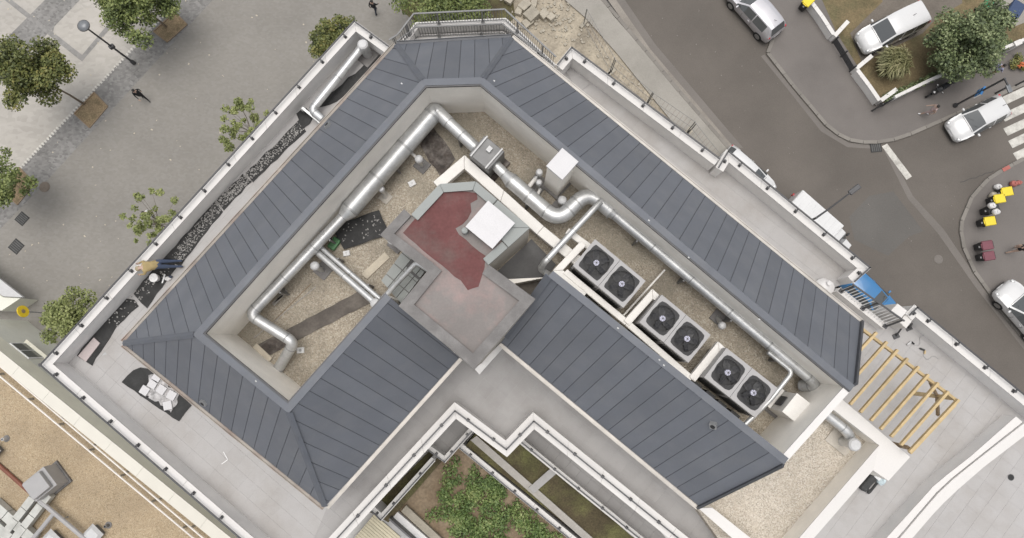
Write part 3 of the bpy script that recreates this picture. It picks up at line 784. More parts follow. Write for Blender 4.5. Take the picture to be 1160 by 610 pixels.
def slope(e0, e1, r0, r1, panel=.53, first=.3, lead=0.0):
    """one pitched roof face: underlay, then every zinc panel with its raised seam as a part"""
    e0, e1, r0, r1 = map(Vector, (e0, e1, r0, r1))
    u = (e1 - e0).normalized()
    mid = (r0 + r1) / 2
    v = (mid - e0) - u * (mid - e0).dot(u); v.normalize()
    nrm = u.cross(v)
    if nrm.z < 0: nrm = -nrm
    pq = [e0 + u * (p - e0).dot(u) + v * (p - e0).dot(v) for p in (e0, e1, r1, r0)]
    f = part('zinc_roof', MB().add([p - nrm * .001 for p in pq] + [p - nrm * .12 for p in pq],
             [(0, 1, 2, 3), (7, 6, 5, 4), (0, 4, 5, 1), (1, 5, 6, 2), (2, 6, 7, 3), (3, 7, 4, 0)]), M['zinc_dark'], bld)
    uv = [((p - e0).dot(u), (p - e0).dot(v)) for p in (e0, e1, r1, r0)]
    if parea(uv) and sum(uv[i][0] * uv[(i + 1) % 4][1] - uv[(i + 1) % 4][0] * uv[i][1] for i in range(4)) < 0: uv = uv[::-1]
    lo = min(p[0] for p in uv); hi = max(p[0] for p in uv)
    k = 0; x = lo + first - panel
    while x < hi:
        g = .010
        q = clip(uv, (x + g, 99), (x + g, -99)); q = clip(q, (x + panel - g, -99), (x + panel - g, 99)) if len(q) > 2 else q
        x += panel
        if len(q) < 3 or parea(q) < .03: continue
        mb = MB()
        n = len(q)
        w = [e0 + u * p[0] + v * p[1] for p in q]
        # a shallow fold along both long edges
        c = [e0 + u * (p[0] + (.006 if p[0] < x - panel / 2 - panel * .0 - .0 and abs(p[0] - (x - panel + g)) < .01 else (-.006 if abs(p[0] - (x - g)) < .01 else 0))) + v * p[1] for p in q]
        mb.add([p for p in w] + [p + nrm * .014 for p in c], [tuple(range(n))[::-1], tuple(range(n, 2 * n))] + [(i, (i + 1) % n, n + (i + 1) % n, n + i) for i in range(n)])
        part('roof_panel', mb, M['zinc_nw'], f)
    return f
slope(E_[1], E_[0], R_[1], R_[0], first=.25)
slope(E_[2], E_[1], R_[2], R_[1], first=.45)
slope(E_[3], E_[2], R_[3], R_[2], first=.2)
slope(E_[4], E_[3], R_[4], R_[3], first=.35)
slope(E_[5], E_[4], R_[5], R_[4], first=.5)
slope(T_[0], T_[1], Q_[0], Q_[1], first=.4)

# ridge capping, hips, inner walls of the roof well
W_C = .21
rl = xy(R_)
rc = offset(rl, -W_C)
innerw = part('well_wall', band_mb(rl, -.03, -W_C + .03, Z_GR - .2, Z_RIDGE - .01), M['render'], bld)
capo = part('ridge_cap', band_mb(rl, .02, -W_C, Z_RIDGE, Z_RIDGE + .05), M['zinc_cap'], bld)
part('cap_shadow_strip', band_mb(rl, -W_C - .002, -W_C - .05, Z_RIDGE - .06, Z_RIDGE + .03), M['rail'], capo)  # dark strip standing in for the shadow line along the cap's inner edge
ql = xy(Q_)
part('well_wall', band_mb(ql, .03, .17, Z_GR - .2, Z_RIDGE - .01), M['render'], bld)
part('ridge_cap', band_mb(ql, -.04, .2, Z_RIDGE, Z_RIDGE + .05), M['zinc_cap'], bld)
# small flashing return at the block end of the shorter wing and at its gable
part('ridge_cap', MB().bar(Q_[0] + Vector((0, 0, .012)), T_[0].lerp(Q_[0], .1) + Vector((0, 0, .03)), .26, .05), M['zinc_cap'], bld)
def hip(a, b, w=.22):
    a = Vector(a); b = Vector(b)
    s = Vector((-(b - a).y, (b - a).x, 0)).normalized() * w / 2
    up = Vector((0, 0, .09)); dn = Vector((0, 0, .02))
    part('hip_cap', MB().add([a - s + dn, a + up, a + s + dn, b - s + dn, b + up, b + s + dn], [(0, 1, 4, 3), (1, 2, 5, 4), (0, 2, 1), (3, 4, 5), (0, 3, 5, 2)]), M['zinc_cap'], bld)
for i in (1, 2, 3, 4): hip(E_[i], R_[i])
# gable ends: barge flashing and the wall under it
for a, b in ((E_[5], R_[5]), (T_[1], Q_[1])):
    part('barge_flashing', MB().bar(a + Vector((0, 0, -.06)), b + Vector((0, 0, -.04)), .09, .16), M['zinc_dark'] if 0 else M['zinc_lip'], bld)
# white coped wall closing the well at the far end
e0 = offset([rl[4], rl[5]], -.02)[1]; e1 = offset(ql, .0)[1]
E0 = Vector((e0[0], e0[1], 0)); E1 = Vector((e1[0], e1[1], 0))
dE = (E1 - E0).normalized()
endl = [tuple(E0 + dE * .12), tuple(E1 - dE * .1)]
endl = [(p[0], p[1]) for p in endl]
part('end_wall', solid_band(endl, 0.0, -.16, Z_T, Z_RIDGE - .06), M['render'], bld)
part('end_coping', solid_band(endl, .03, -.2, Z_RIDGE - .055, Z_RIDGE - .005), M['white'], bld)
gm = MB()
# triangle of wall under each gable
for a, b, t_ in ((E_[5], R_[5], 0), (T_[1], Q_[1], 0)):
    ins = (b - a); ins.z = 0
    a2 = a + ins * .12; b2 = b - ins * .02
    n2 = Vector((-(b2 - a2).y, (b2 - a2).x, 0)).normalized() * .05
    vs = []
    for s in (-1, 1):
        vs += [Vector((a2.x, a2.y, Z_T)) + n2 * s, Vector((b2.x, b2.y, Z_T)) + n2 * s, Vector((b2.x, b2.y, Z_RIDGE - .2)) + n2 * s, Vector((a2.x, a2.y, Z_EAVE + .15)) + n2 * s]
    gm.add(vs, [(0, 1, 2, 3), (7, 6, 5, 4), (0, 4, 5, 1), (1, 5, 6, 2), (2, 6, 7, 3), (3, 7, 4, 0)])
part('gable_wall', gm, M['render'], bld)

# gutters
def gutter(a, b, m, out=.09):
    a = Vector(a); b = Vector(b)
    d_ = (b - a).normalized(); s = Vector((-d_.y, d_.x, 0)) * out
    z = Vector((0, 0, -.1))
    g = part('gutter', MB().bar(a + s * .9 + z, b + s * .9 + z, .10, .07), m, bld)
    part('gutter_lip', MB().bar(a + s * 1.65 + z, b + s * 1.65 + z, .03, .1), m, g)
    return g
gutter(E_[0], E_[1], M['gutter']); gutter(E_[1], E_[2], M['gutter_br']); gutter(E_[2], E_[3], M['gutter_br'])
gutter(E_[3], E_[4], M['zinc_lip']); gutter(E_[4], E_[5], M['gutter']); gutter(T_[1], T_[0], M['gutter'])
# small square roof outlets
def on_plane(px, py, a, b, c):
    n_ = (b - a).cross(c - a); o_ = Vector((0, 0, CAM_H)); d_ = at(px, py, 0) - o_
    return o_ + d_ * ((a - o_).dot(n_) / d_.dot(n_)), n_ * (1 if n_.z > 0 else -1)
for px, py, tri_ in ((808.5, 481, (T_[0], T_[1], Q_[0])), (232, 455.5, (E_[2], E_[1], R_[2])), (372.5, 143.5, (E_[3], E_[2], R_[3]))):
    p, n_ = on_plane(px, py, *tri_)
    n_.normalize()
    c_ = part('roof_outlet', MB().tube([p - n_ * .1, p + n_ * .12], .15, 4), M['galv_band'], bld)
    part('outlet_hole', MB().tube([p + n_ * .1, p + n_ * .13], .085, 8), M['unit_in'], c_)
for px, py, tri_ in ((455, 95, 0), (560, 92, 0), (735, 250, 0), (780, 292, 0), (860, 362, 0), (700, 372, 0), (747, 408, 0), (752, 414, 0), (290, 432, 0)):
    p = at(px, py, Z_RIDGE + .05)
    part('cap_clip', MB().box((p.x, p.y, p.z), .06, .04, .015, ANG), M['galv_band'], capo)

# ---- terrace slabs
def floor(name, poly, m, z, size=.6, mt=None):
    f = part(name, MB().prism(poly, z - .028, z - .007), M['under'], bld)
    tiles(f, poly, size, z - .0065, z, m)
    return f
eN = offset(xy(E_), -.5)
W18, N18 = OUTW[0], OUTW[1]
def pz(p, z=Z_PAR): 
    q = at(p[0], p[1], z); return (q.x, q.y)
floor('terrace_floor', [W18, N18, OUTW[2], eN[3], eN[2]], M['slab'], Z_T)
floor('terrace_floor', [W18, eN[2], eN[1], OUTW[-1]], M['slab'], Z_T)
floor('terrace_floor', [OUTW[2], OUTW[3], OUTW[4], OUTW[5], OUTW[6], eN[4], eN[3]], M['slab_dark'], Z_T)
floor('terrace_floor', [OUTW[6], OUTW[7], OUTW[8], OUTW[9], OUTW[10], OUTW[11], OUTW[12], (eN[5][0] , eN[5][1]), eN[4]], M['slab'], Z_T)
sw_in = offset(xy(T_), .5)
blk_s = pz((537, 412), Z_BLK)
floor('terrace_floor', [OUTW[-1], eN[1], eN[0], blk_s, sw_in[0], sw_in[1], pz((935, 735)), pz((905, 712)), OUTW[-4], OUTW[-3], OUTW[-2]], M['slab_dark'], Z_T)
# right hand terrace, both sides of the curved double wall
CUR_IN = [(1152, 475), (1100, 516), (1072, 538), (1056, 551.5), (1044, 565), (1003, 610), (950, 668)]
curw = [pz(p) for p in CUR_IN]
floor('terrace_floor', [(eN[5][0], eN[5][1]), OUTW[12], OUTW[13], OUTW[15], pz((1175, 457))] + curw + [pz((880, 680)), pz((905, 560)), pz((950, 445))], M['slab'], Z_T)
floor('terrace_floor', [pz((1175, 457)), pz((1330, 580)), pz((1200, 800)), pz((935, 720))] + curw[::-1], M['slab'], Z_T)

# ---- parapets with coping, low rail on brackets
def rail_line(poly, d_out, z, spacing=1.45, d_post=.18, inward=1, m='rail', start=.5):
    """a low dark handrail along a parapet, carried by small bracket posts"""
    L = offset(poly, -d_out * inward)
    base = (L[0][0], L[0][1], z)
    pts = [Vector((p[0], p[1], z + .16)) for p in L]
    r = part('railing', MB(), M[m], bld) if 0 else None
    mb = MB()
    for i in range(len(pts) - 1):
        mb.bar(pts[i] - (pts[i + 1] - pts[i]).normalized() * .02, pts[i + 1] + (pts[i + 1] - pts[i]).normalized() * .02, .055, .05)
    r = part('railing', mb, M[m], bld)
    for i in range(len(pts) - 1):
        seg = pts[i + 1] - pts[i]; ln = seg.length; k = max(1, round(ln / spacing))
        dr = seg.normalized(); nn = Vector((dr.y, -dr.x, 0)) * inward
        for j in range(k):
            t_ = (j + start) / k
            p = pts[i].lerp(pts[i + 1], t_) + nn * (d_post - d_out)
            q = p.copy(); q.z = z
            pm = MB().box((q.x, q.y, z), .11, .13, .05, math.atan2(dr.y, dr.x)).box((q.x, q.y, z + .05), .07, .08, .13, math.atan2(dr.y, dr.x))
            a_ = q - nn * (d_post - d_out); a_.z = z + .135
            q2 = q.copy(); q2.z = z + .135
            pm.bar(q2, a_, .05, .03)
            part('post', pm, M[m], r)
    return r
def parapet(px, width, inward=1, z1=Z_PAR, z0=Z_T - .1, rail=True, d_out=.07, d_post=.17, wm='parapet', world=None, start=.5, zc=None, cop=.02, spacing=1.45):
    poly = world or [pz(p, z1) for p in px]
    a, b = 0.02, -width * inward
    w_ = part('parapet', band_mb(poly, -.01 * inward, b + .01 * inward, z0, z1 - .05), M[wm], bld)
    cp = MB()
    A = offset(poly, cop * inward); B = offset(poly, b - cop * inward)
    for i in range(len(A) - 1):
        # coping stones about 1.5 m long, butted with a fine joint
        n = max(1, round((Vector(A[i + 1]) - Vector(A[i])).length / 1.9))
        for j in range(n):
            a0 = Vector(A[i]).lerp(Vector(A[i + 1]), j / n); a1 = Vector(A[i]).lerp(Vector(A[i + 1]), (j + 1) / n)
            b0 = Vector(B[i]).lerp(Vector(B[i + 1]), j / n); b1 = Vector(B[i]).lerp(Vector(B[i + 1]), (j + 1) / n)
            e_ = (a1 - a0).normalized() * .005
            part('coping_stone', MB().prism([tuple(a0 + e_), tuple(a1 - e_), tuple(b1 - e_), tuple(b0 + e_)], z1 - .049, z1), M['white'], w_)
    if rail: rail_line(poly, d_out, z1, spacing, d_post, inward, start=start)
    return w_
parapet([(47, 413), (402, 24), (443, 54)], .31)
parapet([(330, 658), (47.6, 413.4)], .26, d_out=.03, d_post=.1, z1=Z_PAR + .006, z0=Z_T - .11)
parapet([(630, 74), (647, 53.5), (815, 180)], .32)
parapet([(811, 190), (823, 170), (986, 304), (967, 321)], .32)
parapet([(1026, 356), (1036, 346), (1300, 562)], .32)
parapet([(372 - 52, 610 + 57), (515, 456.5), (573, 500), (604, 468), (766, 599), (930, 731)], .44, inward=1, d_out=.22, d_post=.22)

# north balcony: coping with a tall balustrade, and a second inner one
def balustrade(world, z, h, d_post=1.5, m='rail', gap=.115, inward=1):
    pts = [Vector((p[0], p[1], z)) for p in world]
    mb = MB(); bl = MB()
    for i in range(len(pts) - 1):
        p, q = pts[i], pts[i + 1]
        mb.bar(p + Vector((0, 0, h - .04)), q + Vector((0, 0, h - .04)), .06, .04)
        mb.bar(p + Vector((0, 0, .08)), q + Vector((0, 0, .08)), .04, .03)
        k = int((q - p).length / gap)
        for j in range(1, k):
            c = p.lerp(q, j / k)
            bl.box((c.x, c.y, z + .11), .022, .022, h - .15)
    r = part('balustrade', mb, M[m], bld)
    part('balusters', bl, M[m], r, kind='stuff')
    for i in range(len(pts) - 1):
        p, q = pts[i], pts[i + 1]
        k = max(1, round((q - p).length / d_post))
        an = math.atan2((q - p).y, (q - p).x)
        for j in range(k):
            c = p.lerp(q, (j + .5) / k)
            part('post', MB().box((c.x, c.y, z), .14, .15, .05, an).box((c.x, c.y, z + .05), .05, .05, h - .09, an), M[m], r)
    return r
nb = [pz(p, 17.75) for p in ((444, 55), (453, 49.5), (471, 26), (573, 21), (630, 74))]
parapet(None, .2, z1=17.75, rail=False, world=nb)
balustrade(offset(nb, -.1), 17.75, 1.0, m='railgrey')
nb2 = [pz(p, 17.15) for p in ((452, 56), (473, 40), (570, 36), (624, 78))]
parapet(None, .2, z1=17.15, z0=16.9, rail=False, world=nb2)
balustrade(offset(nb2, -.1), 17.15, .95, m='railgrey')

# little balcony with open balusters over the street, and the white pier beside it
bb = [pz(p, 17.6) for p in ((952, 326), (1005.5, 369))]
parapet(None, .2, z1=17.6, rail=False, world=[bb[0], bb[1]], inward=1)
ob = [pz(p, 18.4) for p in ((966, 322), (1025, 364))]
pm = MB(); b2 = MB()
o0 = offset(ob, .0)
pp = [Vector((p[0], p[1], 18.35)) for p in o0]
lowp = [Vector((p[0], p[1], 17.6)) for p in offset(bb, -.1)]
pm.bar(pp[0], pp[1], .06, .05)
for j in range(17):
    t_ = (j + .5) / 17
    b2.bar(lowp[0].lerp(lowp[1], t_), pp[0].lerp(pp[1], t_), .025, .02)
r_ = part('balustrade', pm, M['rail'], bld)
part('balusters', b2, M['signwhite'], r_, kind='stuff')
for t_ in (.04, .5, .97):
    c = lowp[0].lerp(lowp[1], t_)
    part('post', MB().box((c.x, c.y, 17.6), .16, .16, .08, ANG).bar(c + Vector((0, 0, .08)), pp[0].lerp(pp[1], t_), .06, .05), M['rail'], r_)
pr = [pz(p, 18.0) for p in ((1016.5, 344.5), (1031, 352), (1024, 371), (1003.5, 355))]
q4 = [pz(p, 18.25) for p in ((1017, 344), (1028, 352.5), (1020, 362), (1009, 352.5))]
part('pier', MB().prism(q4, Z_T - .08, 18.25), M['white'], bld, bev=.02)
q5 = [pz(p, 17.95) for p in ((1034, 347), (1038, 358), (1027, 372.5), (1019, 365))]
part('pier', MB().prism(q5, Z_T - .08, 17.93), M['white'], bld, bev=.02)

# curved double wall on the right terrace
CG = [(1159, 479), (1108, 519), (1078, 543), (1061.6, 558.5), (1049, 573), (1020, 607), (975, 658)]
CO = [(1166, 489), (1114, 529), (1084, 555), (1068.6, 569.6), (1056, 583), (1031, 612), (985, 668)]
cg = [pz(p, 17.75) for p in CG]; co = [pz(p, 17.8) for p in CO]; ci = [pz(p, 17.7) for p in CIN] if 0 else [pz(p, 17.7) for p in CUR_IN]
ci[0] = pz((1150, 472), 17.7)
def ribbon(name, A, B, z0, z1, m, parent):
    mb = MB()
    for i in range(len(A) - 1): mb.prism([A[i], A[i + 1], B[i + 1], B[i]], z0, z1)
    return part(name, mb, m, parent)
dw = ribbon('curved_wall', ci, cg, Z_T - .05, 17.7, M['parapet'], bld)
lerp2 = lambda A, B, t_: [(a[0] + (b[0] - a[0]) * t_, a[1] + (b[1] - a[1]) * t_) for a, b in zip(A, B)]
ribbon('inner_coping', lerp2(ci, cg, -.03), lerp2(ci, cg, .86), 17.701, 17.76, M['white'], dw)
dw2 = ribbon('curved_wall', lerp2(cg, co, .04), co, Z_T - .05, 17.75, M['parapet'], bld)
ribbon('outer_coping', lerp2(cg, co, .03), lerp2(cg, co, 1.04), 17.751, 17.81, M['white'], dw2)

# ---- lower gravel roof at the end of the shorter wing
Z_L = 18.0; Z_LC = 19.0
LR = [pz(p, Z_LC) for p in ((946, 446), (1031, 518), (1006.5, 545), (989, 533), (916, 617), (880, 660))]
lin_ = [pz(p, Z_LC) for p in ((936, 458), (996, 504.7), (900, 616), (866, 655))]
lgp = [lin_[0], lin_[1], lin_[2], lin_[3], pz((845, 650), Z_LC), (T_[1].x, T_[1].y), (Q_[1].x, Q_[1].y)]
part('lower_gravel_roof', MB().prism(lgp, Z_T - .05, Z_L), M['gravel_pale'], bld)
neo = pz((1031, 518), Z_LC); 
w_ = part('parapet', MB().prism([LR[0], LR[1], LR[2], LR[3], lin_[1], lin_[0]], Z_T - .06, Z_LC - .05), M['render'], bld)
part('coping', MB().prism([LR[0], LR[1], LR[2], LR[3], lin_[1], lin_[0]], Z_LC - .049, Z_LC), M['white'], w_)
w_ = part('parapet', MB().prism([LR[3], LR[4], LR[5], lin_[3], lin_[2], lin_[1]], Z_T - .06, Z_LC - .052), M['render'], bld)
part('coping', MB().prism([LR[3], LR[4], LR[5], lin_[3], lin_[2], lin_[1]], Z_LC - .051, Z_LC - .003), M['white'], w_)
sw = [pz(p, Z_LC) for p in ((791, 576), (807, 575.5), (862, 619), (842, 621))]
w_ = part('parapet', MB().prism(sw, Z_T - .06, Z_LC - .05), M['render'], bld)
part('coping', MB().prism(sw, Z_LC - .049, Z_LC), M['white'], w_)

# ---- flat roofed stair block in the middle
zb = Z_BLK
part('stair_block_wall', MB().prism(offset(BLKW + [BLKW[0]], .0)[:-1], Z_T - .02, zb - .22), M['beigewall'], bld)
def blk(p, z=zb): q = at(p[0], p[1], z); return (q.x, q.y)
part('block_roof', MB().prism(offset(BLKW + [BLKW[0]], .0)[:-1], zb - .219, zb - .12), M['dustymem'], bld)
red = [(456.5, 264), (497.5, 216.5), (512, 215.5), (529, 217.5), (540, 219), (541, 226), (533, 230.5), (534, 240), (530, 248), (516, 259), (520, 266), (550, 290), (549, 303), (545.5, 314), (542, 325), (535, 327), (530, 329), (522, 318), (508, 307), (484, 288)]
redw = []
rw = [blk(p, zb - .11) for p in red]
for i in range(len(rw)):
    a = Vector(rw[i]); b = Vector(rw[(i + 1) % len(rw)])
    redw.append(tuple(a))
    k = max(1, int((b - a).length / .22))
    for j in range(1, k):
        jit = .035 if 3 < i < 18 else .01
        redw.append(tuple(a.lerp(b, j / k) + Vector((random.uniform(-jit, jit), random.uniform(-jit, jit)))))
part('red_coating', MB().prism(redw, zb - .119, zb - .112), M['redpaint'], bld)
# rim: dark membrane upstands and green grey coping slabs
def rim(pts, w, m, side, name='rim', z1=zb, z0=zb - .2, seg=None, a=0.0):
    poly = [blk(p) for p in pts]
    root = part(name, band_mb(poly, a * side, w * side * .9, z0, z1 - .04), m, bld)
    for i in range(len(poly) - 1):
        A = offset(poly, a * side - .01 * side); B = offset(poly, w * side)
        L = (Vector(A[i + 1]) - Vector(A[i])).length
        n = max(1, round(L / seg)) if seg else 1
        for j in range(n):
            a0 = Vector(A[i]).lerp(Vector(A[i + 1]), j / n); a1 = Vector(A[i]).lerp(Vector(A[i + 1]), (j + 1) / n)
            b0 = Vector(B[i]).lerp(Vector(B[i + 1]), j / n); b1 = Vector(B[i]).lerp(Vector(B[i + 1]), (j + 1) / n)
            e_ = (a1 - a0).normalized() * (.012 if seg else 0)
            part('coping_slab', MB().prism([tuple(a0 + e_), tuple(a1 - e_), tuple(b1 - e_), tuple(b0 + e_)], z1 - .039, z1 + random.uniform(0, .006)), m, root)
rim([(466, 243.5), (498, 209), (539, 206), (563, 226.5)], .27, M['copgreen'], -1, seg=.95)
rim([(563.5, 227), (600, 258), (575.5, 280)], .62, M['copgreen'], -1, seg=1.0)
rim([(575, 280.5), (553, 300)], .25, M['copgreen'], -1, seg=.8)
rim([(465.5, 244), (446, 265), (491, 299)][::-1], .3, M['mem_rim'], 1)
rim([(491, 299.2), (452, 347), (537, 417.5), (606, 339), (553.5, 300.4)], .34, M['mem_rim'], 1)
# lower ledge between block and terrace
lg = [pz(p, 18.2) for p in ((538, 418.5), (543, 424.5), (571, 393), (567, 389))]
part('ledge', MB().prism(lg, Z_T - .01, 18.2), M['parapet'], bld)
# skylight on the block
sk = thing('skylight', 'white three panel skylight lid on a grey curb on the red roofed block', 'skylight', tuple(at(555, 255, zb - .1)))
skq = [at(*p, zb + .28) for p in ((553, 227.4), (583.4, 253), (557.8, 282), (527.3, 256.9))]
cc = sum(skq, Vector()) / 4
part('curb', MB().prism([(cc.x + (p.x - cc.x) * .93, cc.y + (p.y - cc.y) * .93) for p in skq], zb - .1, zb + .2), M['copgreen'], sk)
for k in range(3):
    a0 = skq[0].lerp(skq[1], 0); 
    l0 = skq[3].lerp(skq[0], k / 3); l1 = skq[3].lerp(skq[0], (k + 1) / 3 - .0004)
    r0_ = skq[2].lerp(skq[1], k / 3); r1_ = skq[2].lerp(skq[1], (k + 1) / 3 - .0004)
    part('lid_panel', MB().prism(xy([l0, l1, r1_, r0_]), zb + .2, zb + .28 + .004 * (k % 2)), M['skylid'], sk)
part('curb_pipe', MB().lathe(at(527, 263, zb - .1), [(.1, 0), (.1, .3), (.06, .33)], 12), M['copgreen'], sk, sm=True)

# notch beside the block: low plinth with green grey slabs
nz = 21.2
npoly = [at(*p, nz) for p in ((462, 277), (487, 300), (454, 344), (432, 318))]
part('plinth', MB().prism(xy(npoly), Z_GR - .05, nz - .09), M['dustymem'], bld)
plx = part('plinth_edge', MB().prism(xy(npoly), nz - .089, nz - .06), M['mem_rim'], bld)
tiles(plx, xy(npoly), .46, nz - .059, nz, M['copgreen'], name='plinth_slab', gap=.03)
part('plinth_gully', MB().bar(at(461, 303, nz + .001), at(474, 289, nz + .001), .09, .012), M['darkmem'], plx)
part('plinth_gully', MB().bar(at(461, 304, nz + .001), at(477, 318, nz + .001), .09, .012), M['darkmem'], plx)

# dark membrane corner with its white flashing beside the block
c1 = [at(*p, Z_GR + .02) for p in ((562, 309), (602, 271), (630, 300), (616, 320), (600, 330), (580, 322))]
part('membrane_corner', MB().prism(xy(c1), Z_GR - .02, Z_GR + .03), M['darkmem'], bld)
fl = [at(574, 316.5, 21.0), at(582, 321.5, 21.0), at(618, 314.5, 21.0)]
part('flashing', MB().prism(xy(fl), 20.2, 21.0), M['render'], bld)
tri = [at(582, 322.5, Z_GR + .045), at(616, 317, Z_GR + .045), at(601, 334, Z_GR + .045)]
part('drain_bed', MB().prism(xy(tri), Z_GR, Z_GR + .05), M['brownmem'], bld)

# ---- courtyard side: lower balconies, beds, garden
Z_B = 13.4; Z_BC = 14.3
def pb(p, z=Z_B): q = at(p[0], p[1], z); return (q.x, q.y)
court = thing('courtyard_podium', None, None, (0, 0, 0)); court['kind'] = 'structure'
part('podium_base', MB().prism([pb(p, 12) for p in ((300, 720), (500, 440), (560, 500), (610, 460), (980, 760), (900, 1000), (300, 900))], 0, 11.7), M['parapet'], court)
# balcony strips
f2 = part('balcony_floor', MB().prism([pb(p) for p in ((588, 495), (603, 470), (612, 470), (790, 613), (880, 690), (850, 690), (716, 608))], Z_B - .3, Z_B - .03), M['under'], bld)
tiles(f2, [pb(p) for p in ((588, 495), (603, 470), (612, 470), (790, 613), (880, 690), (850, 690), (716, 608))], .6, Z_B - .029, Z_B, M['slab_dark'])
f3 = part('balcony_floor', MB().prism([pb(p) for p in ((487, 505), (517, 462), (540, 480), (505, 522))], Z_B - .3, Z_B - .03), M['under'], bld)
tiles(f3, [pb(p) for p in ((487, 505), (517, 462), (540, 480), (505, 522))], .6, Z_B - .029, Z_B, M['slab_dark'])
parapet([(587, 501), (640, 544.5), (722, 611), (800, 676)], .2, inward=-1, z1=Z_BC, z0=Z_B - .3, d_out=.1, d_post=.1, spacing=1.3)
parapet([(540, 484.5), (504, 524.5), (483, 509)], .2, inward=1, z1=Z_BC, z0=Z_B - .3, d_out=.05, d_post=.1, spacing=1.3)
part('cross_wall', MB().prism([pz(p, Z_BC) for p in ((748, 602), (754, 598), (762, 606), (756, 612))], Z_B, Z_BC), M['white'], bld)
# beam from recess to planter
part('recess_floor', MB().prism([pb(p, 12.6) for p in ((486, 512), (503, 520), (440, 592), (418, 580))], 12.3, 12.6), M['sedum'], bld)
parapet([(493, 522), (432, 590), (420, 578)], .2, inward=1, z1=Z_BC - .2, z0=12.3, d_out=.05, d_post=.1, spacing=1.4)
# timber deck
dk = part('deck', MB().prism([pb(p, 12.4) for p in ((380, 640), (430, 581), (452, 588), (520, 650), (480, 690))], 12.2, 12.34), M['under'], court)
da, db, dc = at(426, 584, 12.4), at(384, 634, 12.4), at(458, 592, 12.4)
nb_ = 20
for k in range(nb_):
    p = da.lerp(db, (k + .5) / nb_)
    dvec = Vector((UX.x, UX.y, 0))
    o = part('deck_board', MB().bar(p + dvec * (-.1), p + dvec * (1.5 + k * .08), (db - da).length / nb_ * .9, .04), M['deck'], dk)
# garden
Z_GD = 12.0
def pg(p, z=Z_GD): q = at(p[0], p[1], z); return (q.x, q.y)
struct('garden_soil', MB().prism([pg(p) for p in ((430, 570), (520, 495), (575, 535), (680, 618), (800, 720), (560, 760))], 11.0, Z_GD), M['soil'])
struct('sedum_bed', MB().prism([pb(p, 13.2) for p in ((528, 505), (543, 486), (600, 500), (740, 615), (830, 690), (800, 720))], 11.0, 13.2), M['sedum'])
w_ = part('planter_wall', MB().prism([pb(p, 13.35) for p in ((533, 499), (540, 494), (674, 612), (740, 672), (733, 680), (664, 614))], 11.0, 13.35), M['wood_grey'], court)
gwp = [pz(p, 13.5) for p in ((519, 507), (645, 611), (720, 673))]
parapet(None, .22, z1=13.5, z0=11.0, world=gwp, inward=-1, d_out=.05, d_post=.1, spacing=1.25)
plk = single('plank_bridge', MB().bar(at(601.5, 556, 13.36), at(627, 533.5, 13.36), .34, .06), M['slab_dark'], 'grey plank bridging the mossy bed between balcony wall and planter wall', 'plank', tuple(at(601.5, 556, 13.25)))
# kerbs of the garden on the deck side
part('garden_fence', MB().bar(at(443, 585, 12.6), at(478, 616, 12.6), .08, .5), M['rail'], court)
part('garden_kerb', MB().bar(at(458, 575, 12.1), at(500, 614, 12.1), .35, .2), M['stone'], court)
part('garden_kerb', MB().bar(at(448, 582, 12.05), at(487, 616, 12.05), .4, .3), M['parapet'], court)
# weeds
def weeds():
    gc = bpy.data.objects.new
    cs = []; rs = []
    poly = [pg(p) for p in ((500, 545), (520, 517), (560, 545), (660, 625), (620, 660), (540, 640), (505, 610))]
    xs = [p[0] for p in poly]; ys = [p[1] for p in poly]
    def inside(p):
        c = False; n = len(poly)
        for i in range(n):
            a, b = poly[i], poly[(i + 1) % n]
            if (a[1] > p[1]) != (b[1] > p[1]) and p[0] < (b[0] - a[0]) * (p[1] - a[1]) / (b[1] - a[1]) + a[0]: c = not c
        return c
    while len(cs) < 260:
        p = (random.uniform(min(xs), max(xs)), random.uniform(min(ys), max(ys)))
        if not inside(p): continue
        if math.sin(p[0] * 3.7 + p[1]) + math.cos(p[1] * 3.1 - p[0] * 1.3) < -1.0: continue
        cs.append((p[0], p[1], Z_GD + random.uniform(.1, .35))); rs.append(random.uniform(.2, .42))
    for q in ((488, 582), (492, 586), (496, 578)):
        w = pg(q); cs.append((w[0], w[1], Z_GD + .2)); rs.append(.3)
    me = leaves(cs, rs, 15000, .12, name='garden_weeds')
    me.materials.append(M['weed'])
    o = bpy.data.objects.new('garden_weeds', me); link(o)
    tag(o, 'green weeds and low shrubs over the brown courtyard soil', 'weeds', kind='stuff')
weeds()

# ------------------------------------------------------------------ neighbouring building (lower left)
nbr = thing('neighbouring_building', 'pale neighbouring building with tan gravel roof and cream coping', 'building', (0, 0, 0))
Z_NC = 5.6
ncl = [pz((-47, 359.6), Z_NC), pz((262, 610), Z_NC), pz((420, 738), Z_NC)]
A_ = offset(ncl, 0); B_ = offset(ncl, -.62)
nv = (Vector(A_[2]) - Vector(A_[0])).normalized()
F0 = Vector(A_[0])
far0, far1 = pz((150, 900), Z_NC), pz((-300, 700), Z_NC)
part('wall', MB().prism([tuple(F0), A_[2], far0, far1], 0, 4.2), M['neigh'], nbr)
part('gravel_roof', MB().prism([B_[0], B_[2], far0, far1], 4.21, 4.6), M['gravel_tan'], nbr)
pw = part('parapet', band_mb(ncl, 0, -.6, 4.2, Z_NC - .06), M['neigh_in'], nbr)
cp = MB()
L = (Vector(A_[2]) - Vector(A_[0])).length; n = int(L / 2.2)
